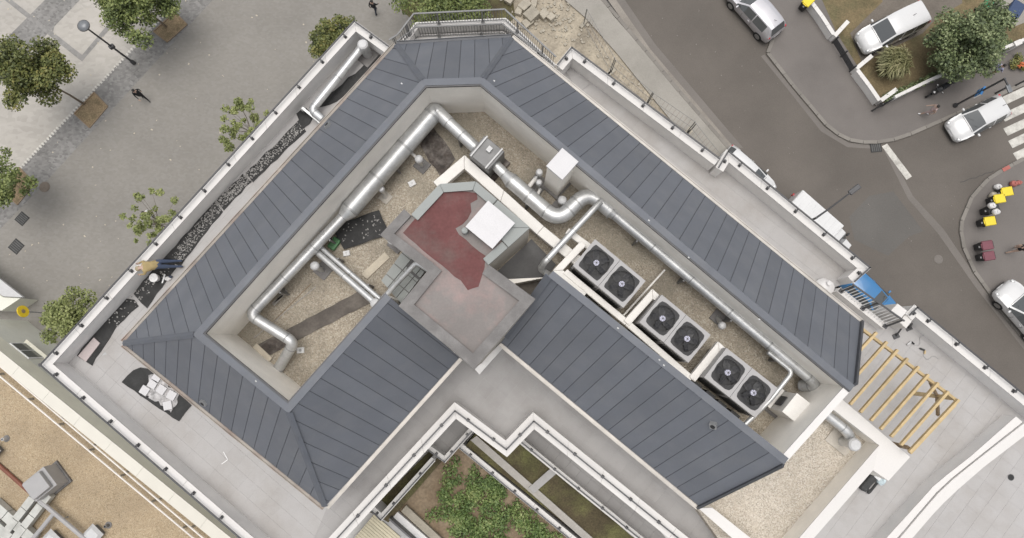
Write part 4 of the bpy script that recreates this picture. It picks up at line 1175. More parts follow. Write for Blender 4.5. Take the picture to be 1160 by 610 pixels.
for k in range(n):
    a0 = Vector(A_[0]).lerp(Vector(A_[2]), k / n); a1 = Vector(A_[0]).lerp(Vector(A_[2]), (k + 1) / n)
    off = Vector((nv.y, -nv.x))
    e_ = nv * .005
    part('coping_stone', MB().prism([tuple(a0 - off * .0 + e_), tuple(a1 - e_), tuple(a1 + off * .66 - e_), tuple(a0 + off * .66 + e_)], Z_NC - .059, Z_NC), M['cream'], pw)
# one window in the facade
nn = Vector((-nv.y, nv.x))
def on_facade(px, py):
    """point of the facade plane seen at a pixel"""
    c = Vector((0, 0, CAM_H)); d_ = at(px, py, 0) - c
    n3 = Vector((nn.x, nn.y, 0)); p0 = Vector((F0.x, F0.y, 0))
    t_ = (p0 - c).dot(n3) / d_.dot(n3)
    return c + d_ * t_
wa, wb = on_facade(18, 392), on_facade(42, 408)
u3 = Vector((nv.x, nv.y, 0)); n3 = Vector((nn.x, nn.y, 0))
wc = on_facade(30, 398)
wroot = part('window', MB().bar(wc - u3 * .75 + Vector((0, 0, -.65)) + n3 * .01, wc + u3 * .75 + Vector((0, 0, -.65)) + n3 * .01, .10, 1.3), M['signwhite'], nbr)
part('pane', MB().bar(wc - u3 * .68 + Vector((0, 0, -.58)) + n3 * .05, wc - u3 * .03 + Vector((0, 0, -.58)) + n3 * .05, .04, 1.16), M['wglass'], wroot)
part('pane', MB().bar(wc + u3 * .03 + Vector((0, 0, -.58)) + n3 * .05, wc + u3 * .68 + Vector((0, 0, -.58)) + n3 * .05, .04, 1.16), M['wglass'], wroot)
part('sill', MB().bar(wc - u3 * .85 + Vector((0, 0, -.74)) + n3 * .1, wc + u3 * .85 + Vector((0, 0, -.74)) + n3 * .1, .3, .08), M['neigh_in'], wroot)
# low wing with sloping grey cover at the picture's edge
lw = thing('low_wing', 'low pale building corner beside the yellow round sign', 'building', tuple(at(-10, 345, 0)))
lwq = [(-60, 275), (-2, 315), (26, 337), (4, 336), (-20, 322), (-60, 300)]
part('canopy', MB().prism(xy(ats(lwq, 1.9)), 1.7, 1.9), M['galv_white'], lw)
part('wall', MB().prism(xy(ats([(-60, 300), (-20, 323), (4, 337), (23, 338), (2, 352), (-70, 350)], 1.7)), 0, 1.69), M['neigh'], lw)
sg = at(26, 353, 2.0)
ys = thing('round_sign', 'yellow round sign on a short stem below the neighbouring wall', 'sign', tuple(sg))
ax = Vector((.9, .25, .28)).normalized()
part('disc', MB().tube([sg - ax * .04, sg + ax * .04], .38, 20), M['signyellow'], ys)
s0 = ax.orthogonal().normalized()
part('emblem', MB().tube([sg + ax * .03, sg + ax * .052], .14, 6), M['wood_brown'], ys)
part('stem', MB().tube([sg - ax * .04, Vector((sg.x - .06, sg.y, 1.4)), Vector((sg.x - .06, sg.y, 0))], .04, 6), M['galv_band'], ys)
# rooftop things of the neighbour
ZN = 4.6
KN = 1.45
for k, (a, b) in enumerate((((-20, 398), (235, 614)), ((-20, 410), (224, 614)))):
    p, q = at(*a, ZN + .5), at(*b, ZN + .5)
    o = thing('lifeline_cable', ('pale cable along the gravel roof, the one closer to the cream coping', 'pale cable along the gravel roof, the one further from the cream coping')[k], 'cable', tuple(p))
    part('cable', MB().tube([p.lerp(q, i / 8) for i in range(9)], .05, 6), M['wire'], o)
    for i in range(7):
        c = p.lerp(q, (i + .5) / 7)
        part('support', MB().box((c.x, c.y, ZN), .1, .1, .47, ANG), M['galv_band'], o)
p, q = at(-6, 523, ZN + .12), at(36, 560, ZN + .12)
o = single('rusty_pipe', MB().tube([p, q], .11, 8).box((p.lerp(q, .3).x, p.lerp(q, .3).y, ZN), .2, .2, .08, .5).box((p.lerp(q, .8).x, p.lerp(q, .8).y, ZN), .2, .2, .08, .5), M['rust'], 'rust red pipe lying on the tan gravel roof', 'pipe', tuple(p), sm=True)
p = at(61, 544, ZN)
o = thing('roof_fan_unit', 'grey boxy ventilation unit at the end of the dusty twin ducts', 'ventilation unit', (p.x, p.y, ZN), math.radians(40))
part('casing', MB().box((0, 0, .15), 1.45, 1.3, 1.05), M['unit'], o, local=True, bev=.03)
part('lid', MB().box((-.03, -.02, 1.201), 1.15, 1.1, .3), M['unit'], o, local=True, bev=.05)
part('base', MB().box((0, 0, 0), 1.65, 1.5, .149), M['mem_rim'], o, local=True)
p0, p1 = at(52, 556, ZN + .5), at(14, 605, ZN + .5)
o = thing('roof_duct', 'dusty pale twin ducts running from the grey ventilation unit', 'duct', tuple(p0))
for s in (-.33, .3):
    sv = Vector((UX.x, UX.y, 0)) * s
    a, b = p0 + sv, p1 + sv
    for k in range(4):
        part('duct_section', MB().bar(a.lerp(b, k / 4 + .006) + Vector((0, 0, -.3)), a.lerp(b, (k + 1) / 4 - .006) + Vector((0, 0, -.3)), .42, .42), M['greyduct'], o)
a, b = at(-14, 575, ZN + .4), at(34, 618, ZN + .4)
o = thing('roof_duct', 'broad dusty pale duct crossing the picture corner on the tan gravel roof', 'duct', tuple(a))
for s in (-.38, .38):
    sv = Vector((UY.x, UY.y, 0)) * s
    for k in range(3):
        part('duct_section', MB().bar(a.lerp(b, k / 3 + .006) + sv + Vector((0, 0, -.3)), a.lerp(b, (k + 1) / 3 - .006) + sv + Vector((0, 0, -.3)), .55, .45), M['greyduct'], o)
a, b = at(40, 563, ZN + .55), at(100, 614, ZN + .55)
o = thing('steel_frame_pipe', 'slim grey pipe with a branch beside the dusty ducts', 'pipe', tuple(a))
part('pipe', MB().tube([a, b], .125, 8), M['unit'], o, sm=True)
c = a.lerp(b, .36)
part('branch', MB().tube([c, at(36, 612, ZN + .55)], .125, 8), M['unit'], o, sm=True)
for k in (.1, .5, .9):
    c = a.lerp(b, k); part('support', MB().box((c.x, c.y, ZN), .07, .07, .5, ANG), M['galv_band'], o)
for (x, y, s, lab) in ((63, 612, 1.05, 'pale square roof cowl beside the branch of the slim grey pipe'), (110, 604, .9, 'pale square roof cowl at the end of the slim grey pipe'), (-3, 510, .75, 'pale square roof cowl at the very edge above the rust red pipe')):
    p = at(x, y, ZN)
    o = thing('roof_cowl', lab, 'roof cowl', (p.x, p.y, ZN), math.radians(48), 'pale cowls on the tan gravel roof')
    part('stack', MB().box((0, 0, 0), s * .75, s * .75, .42), M['galv_dull'], o, local=True)
    part('cap', MB().add([(-s / 2, -s / 2, .43), (s / 2, -s / 2, .43), (s / 2, s / 2, .43), (-s / 2, s / 2, .43), (-s * .32, -s * .32, .58), (s * .32, -s * .32, .58), (s * .32, s * .32, .58), (-s * .32, s * .32, .58)],
        [(3, 2, 1, 0), (4, 5, 6, 7), (0, 1, 5, 4), (1, 2, 6, 5), (2, 3, 7, 6), (3, 0, 4, 7)]), M['galv_white'], o, local=True)
for (x, y, lab) in ((7.5, 497, 'small white pipe stub standing alone on the tan gravel'), (123, 595, 'small dark pipe stub beside the pale cowl on tan gravel')):
    p = at(x, y, ZN)
    o = thing('pipe_stub', lab, 'vent pipe', tuple(p))
    part('pipe', MB().lathe(p, [(.09, 0), (.09, .35), (.06, .36), (.06, .2)], 10), M['galv_white'] if x < 50 else M['galv_dull'], o)
    part('flange', MB().lathe(p, [(.2, 0), (.2, .03)], 10), M['mem_rim'], o)

# ------------------------------------------------------------------ ducts and roof plant
ZD = 21.2
def smooth_path(pts, rad, n=5):
    """round the inner corners of a polyline"""
    out = [pts[0]]
    for i in range(1, len(pts) - 1):
        p, a, b = pts[i], pts[i - 1], pts[i + 1]
        d1 = (a - p); d2 = (b - p)
        r = min(rad, d1.length * .49, d2.length * .49)
        s = p + d1.normalized() * r; e = p + d2.normalized() * r
        for k in range(n + 1):
            t_ = k / n
            out.append(s * (1 - t_) ** 2 + p * 2 * t_ * (1 - t_) + e * t_ ** 2)
    out.append(pts[-1])
    return out
def duct_run(root, pts, r, bend=.5, m='galv', seam=1.15, segs=14, bands=True, stands=None):
    """straight duct pieces with collars, bends as pieces of their own; each a part"""
    for i in range(len(pts) - 1):
        a, b = Vector(pts[i]), Vector(pts[i + 1])
        L = (b - a).length; d_ = (b - a).normalized()
        c0 = min(bend, L * .45) if i > 0 else 0; c1 = min(bend, L * .45) if i < len(pts) - 2 else 0
        s, e = a + d_ * c0, b - d_ * c1
        l2 = (e - s).length
        k = max(1, round(l2 / seam))
        for j in range(k):
            part('duct_section', MB().tube([s.lerp(e, j / k), s.lerp(e, (j + 1) / k)], r, segs, caps=True), M[m], root, sm=True)
            if bands and r > .05:
                c = s.lerp(e, j / k)
                part('collar', MB().tube([c - d_ * r * .12, c + d_ * r * .12], r * 1.06, segs), M['galv_band' if m == 'galv' else m], root, sm=True)
        if bands:
            part('collar', MB().tube([e - d_ * r * .2, e - d_ * r * .02], r * 1.06, segs), M['galv_band' if m == 'galv' else m], root, sm=True)
        if i < len(pts) - 2:
            q = Vector(pts[i + 2]); d2 = (q - b).normalized()
            c2 = min(bend, (q - b).length * .45)
            st = b - d_ * c1; en = b + d2 * c2
            n = 7
            path = [st * (1 - t_) ** 2 + b * 2 * t_ * (1 - t_) + en * t_ ** 2 for t_ in [x / n for x in range(n + 1)]]
            part('elbow', MB().tube(path, r * 1.015, segs), M[m], root, sm=True)
def box_run(root, pts, w, h, m='lag', seam=2.4):
    """square casing laid along a polyline, mitred at the corners"""
    L = xy(pts); A = offset(L, w / 2); B = offset(L, -w / 2)
    for i in range(len(L) - 1):
        n = max(1, round((Vector(L[i + 1]) - Vector(L[i])).length / seam))
        for j in range(n):
            a0 = Vector(A[i]).lerp(Vector(A[i + 1]), j / n); a1 = Vector(A[i]).lerp(Vector(A[i + 1]), (j + 1) / n)
            b0 = Vector(B[i]).lerp(Vector(B[i + 1]), j / n); b1 = Vector(B[i]).lerp(Vector(B[i + 1]), (j + 1) / n)
            e_ = (a1 - a0).normalized() * .003
            z = pts[i].z
            part('casing_length', MB().prism([tuple(a0 + e_), tuple(a1 - e_), tuple(b1 - e_), tuple(b0 + e_)], z - h / 2, z + h / 2), M[m], root, bev=.025)
def stands(root, pts, z0, every=2.2, w=.5):
    for i in range(len(pts) - 1):
        a, b = Vector(pts[i]), Vector(pts[i + 1])
        L = (b - a).length; k = int(L / every)
        an = math.atan2((b - a).y, (b - a).x)
        for j in range(k):
            c = a.lerp(b, (j + .5) / max(k, 1))
            part('stand', MB().box((c.x, c.y, z0), .06, w, max(c.z - z0 - .02, .05), an), M['galv_dull'], root)
# the long duct along the north west wall
o = thing('ventilation_duct', 'long fat steel duct on the left well wall, thinning to a bent end', 'duct', tuple(at(487, 133, ZD)))
n0 = at(489, 131, ZD); n1 = at(396, 238, ZD); n2 = at(283, 357, ZD); n3_ = at(333, 388, ZD); n4 = at(316, 417, Z_GR + .12)
dd_ = (n1 - n0).normalized()
duct_run(o, [n0, n1], .335, seam=1.6)
mid = n1 + (n2 - n1).normalized() * .35
part('reducer', MB().tube([n1, mid], [.335, .21], 14), M['galv'], o, sm=True)
duct_run(o, [mid, n2, n3_, n4], .19, bend=.28, seam=1.5)
stands(o, [n0, n1, n2], Z_GR, 2.4, .5)
# duct from the bend to the fan box and on along the far wall
o = thing('ventilation_duct', 'steel duct from the top corner bend down into the dark fan box', 'duct', tuple(at(500, 140, ZD)))
m0 = at(486, 141, ZD); m1 = at(494, 127, ZD); m2 = at(539, 168, ZD)
part('elbow', MB().tube(smooth_path([n0 + (n0 - n1).normalized() * -.02, at(494, 124.5, ZD), at(508, 139, ZD)], .5, 8), [.335, .335, .33, .32, .31] + [.29, .27, .25, .24, .24, .24], 14), M['galv'], o, sm=True)
duct_run(o, [at(508, 139, ZD), m2], .22, seam=.75)
stands(o, [at(508, 139, ZD), m2], Z_GR, 1.2, .4)
fb = [at(*p, 21.75) for p in ((549, 153), (571.5, 171.5), (553, 192.5), (531, 174.5))]
fc = sum(fb, Vector()) / 4
o = thing('fan_box', 'dark grey metal fan box between two steel ducts in the roof well', 'fan box', (fc.x, fc.y, Z_GR))
part('casing', MB().prism(xy(fb), Z_GR + .25, 21.7), M['galv_dull'], o, bev=.02)
part('lid_seam', MB().bar(fb[0].lerp(fb[1], .12).lerp(fb[3].lerp(fb[2], .12), -.03), fb[0].lerp(fb[1], .12).lerp(fb[3].lerp(fb[2], .12), 1.03), .05, .03), M['galv_white'], o)
part('lid_seam', MB().bar(fb[0].lerp(fb[1], .88).lerp(fb[3].lerp(fb[2], .88), -.03), fb[0].lerp(fb[1], .88).lerp(fb[3].lerp(fb[2], .88), 1.03), .05, .03), M['galv_white'], o)
part('connection_box', MB().box((fc.x + .1, fc.y + .1, 21.7), .16, .2, .12, ANG), M['galv_white'], o)
part('shadow_base_plate', MB().prism([(fc.x + (p.x - fc.x) * 1.15 + .1, fc.y + (p.y - fc.y) * 1.12 - .05) for p in fb], Z_GR, Z_GR + .2), M['dirtymem'], o)  # dark base plate, oversized and shifted sideways to draw the box's shadow
o = thing('ventilation_duct', 'winding steel duct past the white chimney to a hooked end', 'duct', tuple(at(568, 193, ZD)))
path = [at(562, 188, ZD), at(572, 198, ZD)]
duct_run(o, path, .2, seam=.4)
part('reducer', MB().tube([at(572, 198, ZD), at(579, 205, ZD)], [.2, .28], 14), M['galv'], o, sm=True)
duct_run(o, [at(579, 205, ZD), at(632, 251, ZD), at(666, 217, ZD), at(694, 241, ZD)], .28, bend=.55, seam=1.0)
part('reducer', MB().tube([at(689, 236.5, ZD), at(697, 243.5, ZD)], [.285, .21], 14), M['galv'], o, sm=True)
duct_run(o, [at(697, 243.5, ZD), at(927, 437, ZD), at(908, 437, Z_GR + .4)], .2, bend=.42, seam=1.75)
stands(o, [at(579, 205, ZD), at(625, 245, ZD)], Z_GR, 1.0, .6)
stands(o, [at(700, 246, ZD), at(915, 427, ZD)], Z_GR, 1.9, .5)
o = thing('slim_duct', 'slim pale steel duct branching over the gravel to the dark membrane corner', 'duct', tuple(at(676, 232, 21.6)))
duct_run(o, [at(680, 229, 21.5), at(617, 297, 21.6), at(612, 305, 21.1), at(624, 313, 20.7)], .11, bend=.14, seam=1.4, segs=10)
# twin ducts to the wing roof
for k, (a, b, r) in enumerate((((364, 281), (432, 340), .085), ((357, 284), (423, 342), .115))):
    o = thing('slim_duct', ('thinner of the two parallel steel pipes below the long fat duct', 'thicker of the two parallel steel pipes below the long fat duct')[k], 'duct', tuple(at(*a, 21.1)))
    duct_run(o, [at(a[0] + 6, a[1] + 8, Z_GR + .1) if 0 else at(*a, 20.9), at(*b, 21.3)], r, seam=1.2, segs=10)
    stands(o, [at(*a, 20.9), at(*b, 21.3)], Z_GR, 1.1, .25)
p = at(425.5, 344, 21.4)
o = thing('roof_vent', 'round white vent cap where the parallel pipes meet the wing roof', 'vent', (p.x, p.y, Z_GR))
part('pipe', MB().lathe(Vector((p.x, p.y, Z_GR)), [(.1, 0), (.1, 1.2)], 12), M['galv'], o, sm=True)
part('cap', MB().lathe(p, [(.17, 0), (.17, .1), (.12, .14)], 14), M['galv_white'], o, sm=True)
o = thing('slim_duct', 'short bright bent pipe crossing the notch into the red roofed block', 'duct', tuple(at(432, 341, 21.5)))
duct_run(o, [at(432, 340, 21.5), at(472, 297.5, 22.3), at(488, 308, 22.4)], .09, bend=.16, seam=1.5, segs=10, bands=False)
# lagged pipes
o = thing('lagged_pipe', 'thick cream cased pipe bent in a chevron round the red roofed block', 'pipe', tuple(at(527, 187, 20.9)))
box_run(o, [at(495, 212, 20.9), at(526.5, 185, 20.9), at(612, 262, 20.9), at(660, 301, 20.9)], .38, .36)
o = thing('lagged_pipe', 'cream pipe loop feeding the first pair of fans with a run along the wing ridge', 'pipe', tuple(at(660, 276, 21)))
box_run(o, [at(642, 262, 21.0), at(668, 281, 21.0)], .24, .24)
box_run(o, [at(661, 276, 21.25), at(631.5, 307, 21.25), at(664, 333, 21.25)], .25, .24)
o = thing('lagged_pipe', 'long cream pipe beside the wing ridge with branches to the second and third fan pairs', 'pipe', tuple(at(710, 366, 21)))
z_ = 21.35
box_run(o, [at(640, 308, z_ - .05), at(710, 366, z_ - .05), at(783, 429.5, z_ - .05)], .22, .22, seam=2.2)
for a, b in (((738.5, 333.5), (709, 366.5)), ((813, 393), (783, 430))):
    box_run(o, [at(a[0] + 5, a[1] + 4.5, z_), at(*a, z_), at(*b, z_)], .26, .26)
o = thing('slim_duct', 'bare slim pipe beside the last fan pair ending at the wing ridge', 'duct', tuple(at(872, 400, 21)))
duct_run(o, [at(870, 399, 21.3), at(898, 421.5, 21.3), at(872, 454, 21.3), at(842, 483, 21.3)], .085, bend=.2, seam=2, segs=10, bands=False)
o = thing('cable_tube', 'thin pale tube crossing the gravel between first and second fan pairs', 'pipe', tuple(at(752, 308, 20.6)))
duct_run(o, [at(753, 306, 20.7), at(706, 358, 21.0)], .035, m='lag', bands=False, segs=8)

# air handling pairs: each fan module is a casing with its own fan; two modules bolted on one frame move together
def fan_unit(label, corners):
    z1 = 22.0
    c = [at(*p, z1) for p in corners]            # top corners: far-left, far-right, near-right, near-left
    cc = sum(c, Vector()) / 4
    rz = math.atan2((c[1] - c[0]).y, (c[1] - c[0]).x)
    Lx = ((c[1] - c[0]).length + (c[2] - c[3]).length) / 2
    Ly = ((c[3] - c[0]).length + (c[2] - c[1]).length) / 2
    o = thing('fan_unit', label, 'heat pump', (cc.x, cc.y, Z_GR), rz, 'twin fan heat pumps on the gravel roof')
    H = z1 - Z_GR
    for s in (-1, 1):
        part('base_rail', MB().box((0, s * Ly * .36, 0), Lx * 1.04, .12, .25), M['galv_dull'], o, local=True)
    for s in (-1, 1):
        x0 = s * Lx / 4; w = Lx / 2 - .012
        cas = part('casing', MB().box((x0, 0, .25), w, Ly, H - .46), M['unit'], o, local=True)
        # coil faces
        for sy in (-1, 1):
            g = MB()
            g.box((x0, sy * (Ly / 2 + .004), .38), w * .86, .02, H - .62)
            gr = part('coil', g, M['grille'], cas, local=True)
        fin = MB()
        for k in range(9):
            fin.box((x0 + (k - 4) * w * .095, -(Ly / 2 + .018), .38), .012, .02, H - .62)
        part('coil_fins', fin, M['fin'], cas, local=True, kind='stuff')
        if s < 0:
            pass
        # top: rim with round opening
        rim_ = MB(); seg = 32; R = min(w, Ly) * .425; hw, hy = w / 2, Ly / 2
        ring0 = []; ring1 = []
        ca_ = math.atan2(hy, hw)
        angs = sorted([2 * math.pi * k / (seg - 4) + .01 for k in range(seg - 4)] + [ca_, math.pi - ca_, math.pi + ca_, 2 * math.pi - ca_])
        for a in angs:
            ring0.append((x0 + R * math.cos(a), R * math.sin(a)))
            m_ = max(abs(math.cos(a)) / hw, abs(math.sin(a)) / hy)
            ring1.append((x0 + math.cos(a) / m_, math.sin(a) / m_))
        vs = [(p[0], p[1], H) for p in ring0] + [(p[0], p[1], H) for p in ring1] + [(p[0], p[1], H - .16) for p in ring0] + [(p[0] * 1.001, p[1] * 1.001, H - .215) for p in ring1]
        fs = []
        for k in range(seg):
            k2 = (k + 1) % seg
            fs += [(k, k2, seg + k2, seg + k), (k, k2, 2 * seg + k2, 2 * seg + k), (seg + k, seg + k2, 3 * seg + k2, 3 * seg + k)]
        part('top_panel', MB().add(vs, fs), M['unit'], cas, local=True)
        # black square plate round the fan as on the photograph
        sq = Ly * .40; sqx = w * .40
        pl_ = MB()
        ring2 = []
        for a in angs:
            m_ = max(abs(math.cos(a)) / sqx, abs(math.sin(a)) / sq)
            rr = max(1 / m_, R * 1.001)
            rr = min(rr, R * 1.3)
            ring2.append((x0 + math.cos(a) * rr, math.sin(a) * rr))
        pl_.add([(p[0], p[1], H + .004) for p in ring0] + [(p[0], p[1], H + .004) for p in ring2], [(k, (k + 1) % seg, seg + (k + 1) % seg, seg + k) for k in range(seg)])
        part('fan_plate', pl_, M['unit_in'], cas, local=True)
        part('fan_recess', MB().lathe((x0, 0, H - .2), [(R * .995, 0), (R * .995, .02)], 24), M['unit_in'], cas, local=True)
        fan = MB()
        for k in range(5):
            a = 2 * math.pi * k / 5 + s * .3
            ca, sa = math.cos(a), math.sin(a)
            pts = [(.10, -.10, .03), (R * .6, -.2 * R, .05), (R * .93, -.12 * R, .06), (R * .95, .22 * R, -.03), (R * .55, .28 * R, -.03), (.10, .1, -.02)]
            fan.add([(x0 + p[0] * ca - p[1] * sa, p[0] * sa + p[1] * ca, H - .1 + p[2]) for p in pts] + [(x0 + p[0] * ca - p[1] * sa, p[0] * sa + p[1] * ca, H - .112 + p[2]) for p in pts],
                    [(0, 1, 2, 3, 4, 5), (11, 10, 9, 8, 7, 6), (0, 6, 7, 1), (1, 7, 8, 2), (2, 8, 9, 3), (3, 9, 10, 4), (4, 10, 11, 5), (5, 11, 6, 0)])
        part('fan', fan, M['fan'], cas, local=True)
        part('hub', MB().lathe((x0, 0, H - .12), [(.1, 0), (.1, .1), (.05, .13)], 14), M['hub'], cas, local=True, sm=True)
        gd = MB()
        for rr in (.35, .55, .75, .95):
            for k in range(28):
                a = 2 * math.pi * k / 28; b = 2 * math.pi * (k + 1) / 28
                gd.bar((x0 + R * rr * math.cos(a), R * rr * math.sin(a), H + .01), (x0 + R * rr * math.cos(b), R * rr * math.sin(b), H + .01), .008, .008)
        for k in range(4):
            a = math.pi / 4 * k
            gd.bar((x0 - R * math.cos(a), -R * math.sin(a), H + .019), (x0 + R * math.cos(a), R * math.sin(a), H + .019), .01, .008)
        part('fan_guard', gd, M['grille'], cas, local=True, kind='stuff')
    # dark pipework and trays between the unit and the wing ridge
    tr = MB()
    for k in range(4):
        tr.box((-Lx * .38 + k * Lx * .25, -Ly / 2 - .22, .18), Lx * .17, .16, .5 + .1 * (k % 2))
    part('valve_box', tr, M['grille'], o, local=True)
    part('cable_tray', MB().box((0, -Ly / 2 - .38, .1), Lx * 1.05, .12, .35), M['fin'], o, local=True)
    return o
fan_unit('twin fan heat pump closest to the red roofed block', [(674.6, 271.6), (732, 319), (706, 348.6), (648, 300.5)])
fan_unit('twin fan heat pump in the middle of the row of three', [(749.4, 333.8), (805, 379.5), (780, 412), (724.8, 365)])
fan_unit('twin fan heat pump nearest the white cowled box and end wall', [(823, 394.4), (881.5, 440.3), (855, 474), (798, 427)])

# chimney and small roof vents
ct = [at(*p, 23.1) for p in ((637, 167.6), (655.6, 183.3), (637, 204), (618.6, 188.2))]
cc = sum(ct, Vector()) / 4
o = thing('chimney', 'tall white square chimney stack beside the winding duct', 'chimney', (cc.x, cc.y, Z_GR))
part('stack', MB().prism([(cc.x + (p.x - cc.x) * .9, cc.y + (p.y - cc.y) * .9) for p in ct], Z_GR - .02, 23.0), M['render'], o)
part('cap', MB().prism(xy(ct), 23.0, 23.1), M['skylid'], o, bev=.01)
part('foot_flashing', MB().prism([(cc.x + (p.x - cc.x) * 1.12, cc.y + (p.y - cc.y) * 1.12) for p in ct], Z_GR - .01, Z_GR + .12), M['mem_rim'], o)
def roof_vent(px, py, h, r, label, lean=None, base=True, dark=False):
    p = at(px, py, Z_GR + h); b = Vector((p.x, p.y, Z_GR))
    if lean: b = Vector((at(*lean, Z_GR).x, at(*lean, Z_GR).y, Z_GR))
    o = thing('roof_vent', label, 'vent', tuple(b))
    part('pipe', MB().tube([b, b.lerp(p, .6) if lean else Vector((b.x, b.y, Z_GR + h * .6)), p], r * .62, 10), M['galv'], o, sm=True)
    part('cap', MB().lathe(p, [(r, -.06), (r, .04), (r * .7, .1), (r * .2, .12)], 14), M['galv_white'], o, sm=True)
    if base: part('flange', MB().box((b.x, b.y, Z_GR - .005), r * 3.4, r * 3.2, .06, ANG), M['mem_rim' if not dark else 'beigewall'], o, bev=.02)
    return o
roof_vent(611, 195.5, 1.2, .13, 'round capped vent left of the white chimney, further from the winding duct')
roof_vent(610.5, 207, 1.0, .12, 'round capped vent left of the white chimney, touching the winding duct')
roof_vent(637, 227, 1.0, .16, 'broad round capped vent in front of the white chimney')
roof_vent(474.5, 180.5, .9, .15, 'round white vent with side pipe beside the dirty torn membrane')
roof_vent(356.5, 301.5, .9, .16, 'round capped vent below the long duct near the parallel pipes', lean=(366, 307))
roof_vent(432, 214.5, .8, .12, 'round vent on a beige oval pad beside the long duct', lean=(437, 224), dark=True)
roof_vent(444, 272.5, 1.0, .16, 'white domed vent at the corner of the red roofed block')
roof_vent(818, 369, .7, .14, 'leaning grey vent standing on gravel beside the far wall duct', lean=(813, 360))
def side_pipe(a, b, z, r, label):
    p, q = at(*a, z), at(*b, z)
    o = thing('pipe_stub', label, 'vent pipe', tuple(q))
    part('pipe', MB().tube([p, q], r, 10), M['lag'], o, sm=True)
    part('ring', MB().tube([p, p.lerp(q, .18)], r * 1.15, 10), M['galv'], o, sm=True)
side_pipe((608, 201), (599, 212), 20.7, .08, 'short cream pipe lying beside the two vents left of the chimney')
side_pipe((612, 214), (609, 221), 20.7, .06, 'stubby cream pipe between chimney foot and winding duct')
side_pipe((463, 171), (471, 178), 20.7, .06, 'thin pale side pipe behind the round white vent')
for (x, y, s, rot, lab) in ((467, 208.5, .26, .5, 'white scrap of card on gravel above the black sheet'), (393, 287.5, .24, .2, 'white square block under the lower tip of the black sheet'), (341, 397, .26, .1, 'white pipe collar beside the bent duct end'), (381, 305, .0, 0, None)):
    if not lab: continue
    p = at(x, y, Z_GR)
    o = thing('scrap_block', lab, 'scrap', (p.x, p.y, Z_GR), rot)
    part('card', MB().box((0, 0, 0), s, s * .8, .1), M['paper'], o, local=True, bev=.01)
    part('hole', MB().lathe((0, 0, .101), [(s * .2, 0), (s * .2, .006)], 10), M['galv_band'], o, local=True)
# white cowled box at the end wall
wb = [at(*p, 21.7) for p in ((903, 445.5), (923, 461), (906, 482.5), (886, 466.5))]
wcx = sum(wb, Vector()) / 4
o = thing('vent_box', 'white box cowl with a dark side slot at the end wall', 'vent', (wcx.x, wcx.y, Z_GR))
part('casing', MB().prism([(wcx.x + (p.x - wcx.x) * .96, wcx.y + (p.y - wcx.y) * .96) for p in wb], Z_GR, 21.6), M['lag'], o)
part('lid', MB().prism(xy(wb), 21.6, 21.7), M['lag'], o, bev=.01)
sl0 = wb[0].lerp(wb[3], .3); sl1 = wb[0].lerp(wb[3], .75); nv2 = (wb[0] - wb[1]).normalized()
part('slot', MB().bar(Vector((sl0.x, sl0.y, 20.8)) + nv2 * .03, Vector((sl1.x, sl1.y, 20.8)) + nv2 * .03, .04, .5), M['unit_in'], o)
part('hood', MB().prism(xy([wb[0] + nv2 * .02, wb[0] + nv2 * .3, wb[3] + nv2 * .3, wb[3] + nv2 * .02]), 20.6, 20.68), M['lag'], o)
part('foot', MB().prism([(wcx.x + (p.x - wcx.x) * 1.25, wcx.y + (p.y - wcx.y) * 1.25) for p in wb], Z_GR - .02, Z_GR + .05), M['mem_rim'], o)
# vent on the lower gravel roof
p = at(968, 504, Z_L + 1.0)
o = thing('ventilation_duct', 'short steel duct with a round white cap on the lower gravel roof', 'duct', (p.x, p.y, Z_L))
duct_run(o, [at(936, 469.5, Z_L + .7), at(960, 489, Z_L + .7), at(964, 499, Z_L + .55)], .19, bend=.2, seam=.6)
part('pipe', MB().lathe(Vector((p.x, p.y, Z_L)), [(.18, 0), (.18, .9)], 14), M['galv'], o, sm=True)
part('cap', MB().lathe(p, [(.24, -.1), (.24, .04), (.18, .1)], 16), M['galv_white'], o, sm=True)
part('flange', MB().box((p.x - .02, p.y + .05, Z_L - .005), 1.0, .85, .07, ANG), M['beigewall'], o, bev=.02)

# loose sheets and timber on the roof well
def sheet_thing(name, px, z, m, label, cat, th=.025, jit=.05, sub=.3, mid=0.0):
    P_ = ats(px, z); out = []
    for i in range(len(P_)):
        a, b = P_[i], P_[(i + 1) % len(P_)]
        k = max(1, int((b - a).length / sub))
        for j in range(k):
            out.append(a.lerp(b, j / k) + Vector((random.uniform(-jit, jit), random.uniform(-jit, jit), 0)))
    return single(name, MB().prism(xy(out), z + .002, z + .002 + th), M[m], label, cat, tuple(P_[0]))
sheet_thing('membrane_sheet', [(376, 257), (429.5, 238), (441.5, 265.5), (390, 282.7)], Z_GR + .12, 'black', 'black bitumen sheet dusted with white specks on the gravel', 'sheet', jit=.015)
bits = MB()
for _ in range(38):
    u, v = random.random(), random.random()
    p = at(379, 258, Z_GR + .15).lerp(at(430, 240, Z_GR + .15), u).lerp(at(391, 280, Z_GR + .15).lerp(at(439, 265, Z_GR + .15), u), v)
    bits.box((p.x, p.y, Z_GR + .147), random.uniform(.02, .07), random.uniform(.02, .05), .02, random.random() * 3)
single('mortar_crumbs', bits, M['debris'], 'white crumbs scattered on the black bitumen sheet', 'debris', tuple(at(405, 258, Z_GR + .15)), kind='stuff')
sheet_thing('walkway_sheet', [(291.7, 391), (330, 371), (405, 331), (421, 343), (385, 361), (325, 392), (305, 403)], Z_GR + .015, 'brownmem', 'long worn brown membrane strip across the gravel under the bent duct', 'sheet', jit=.02)
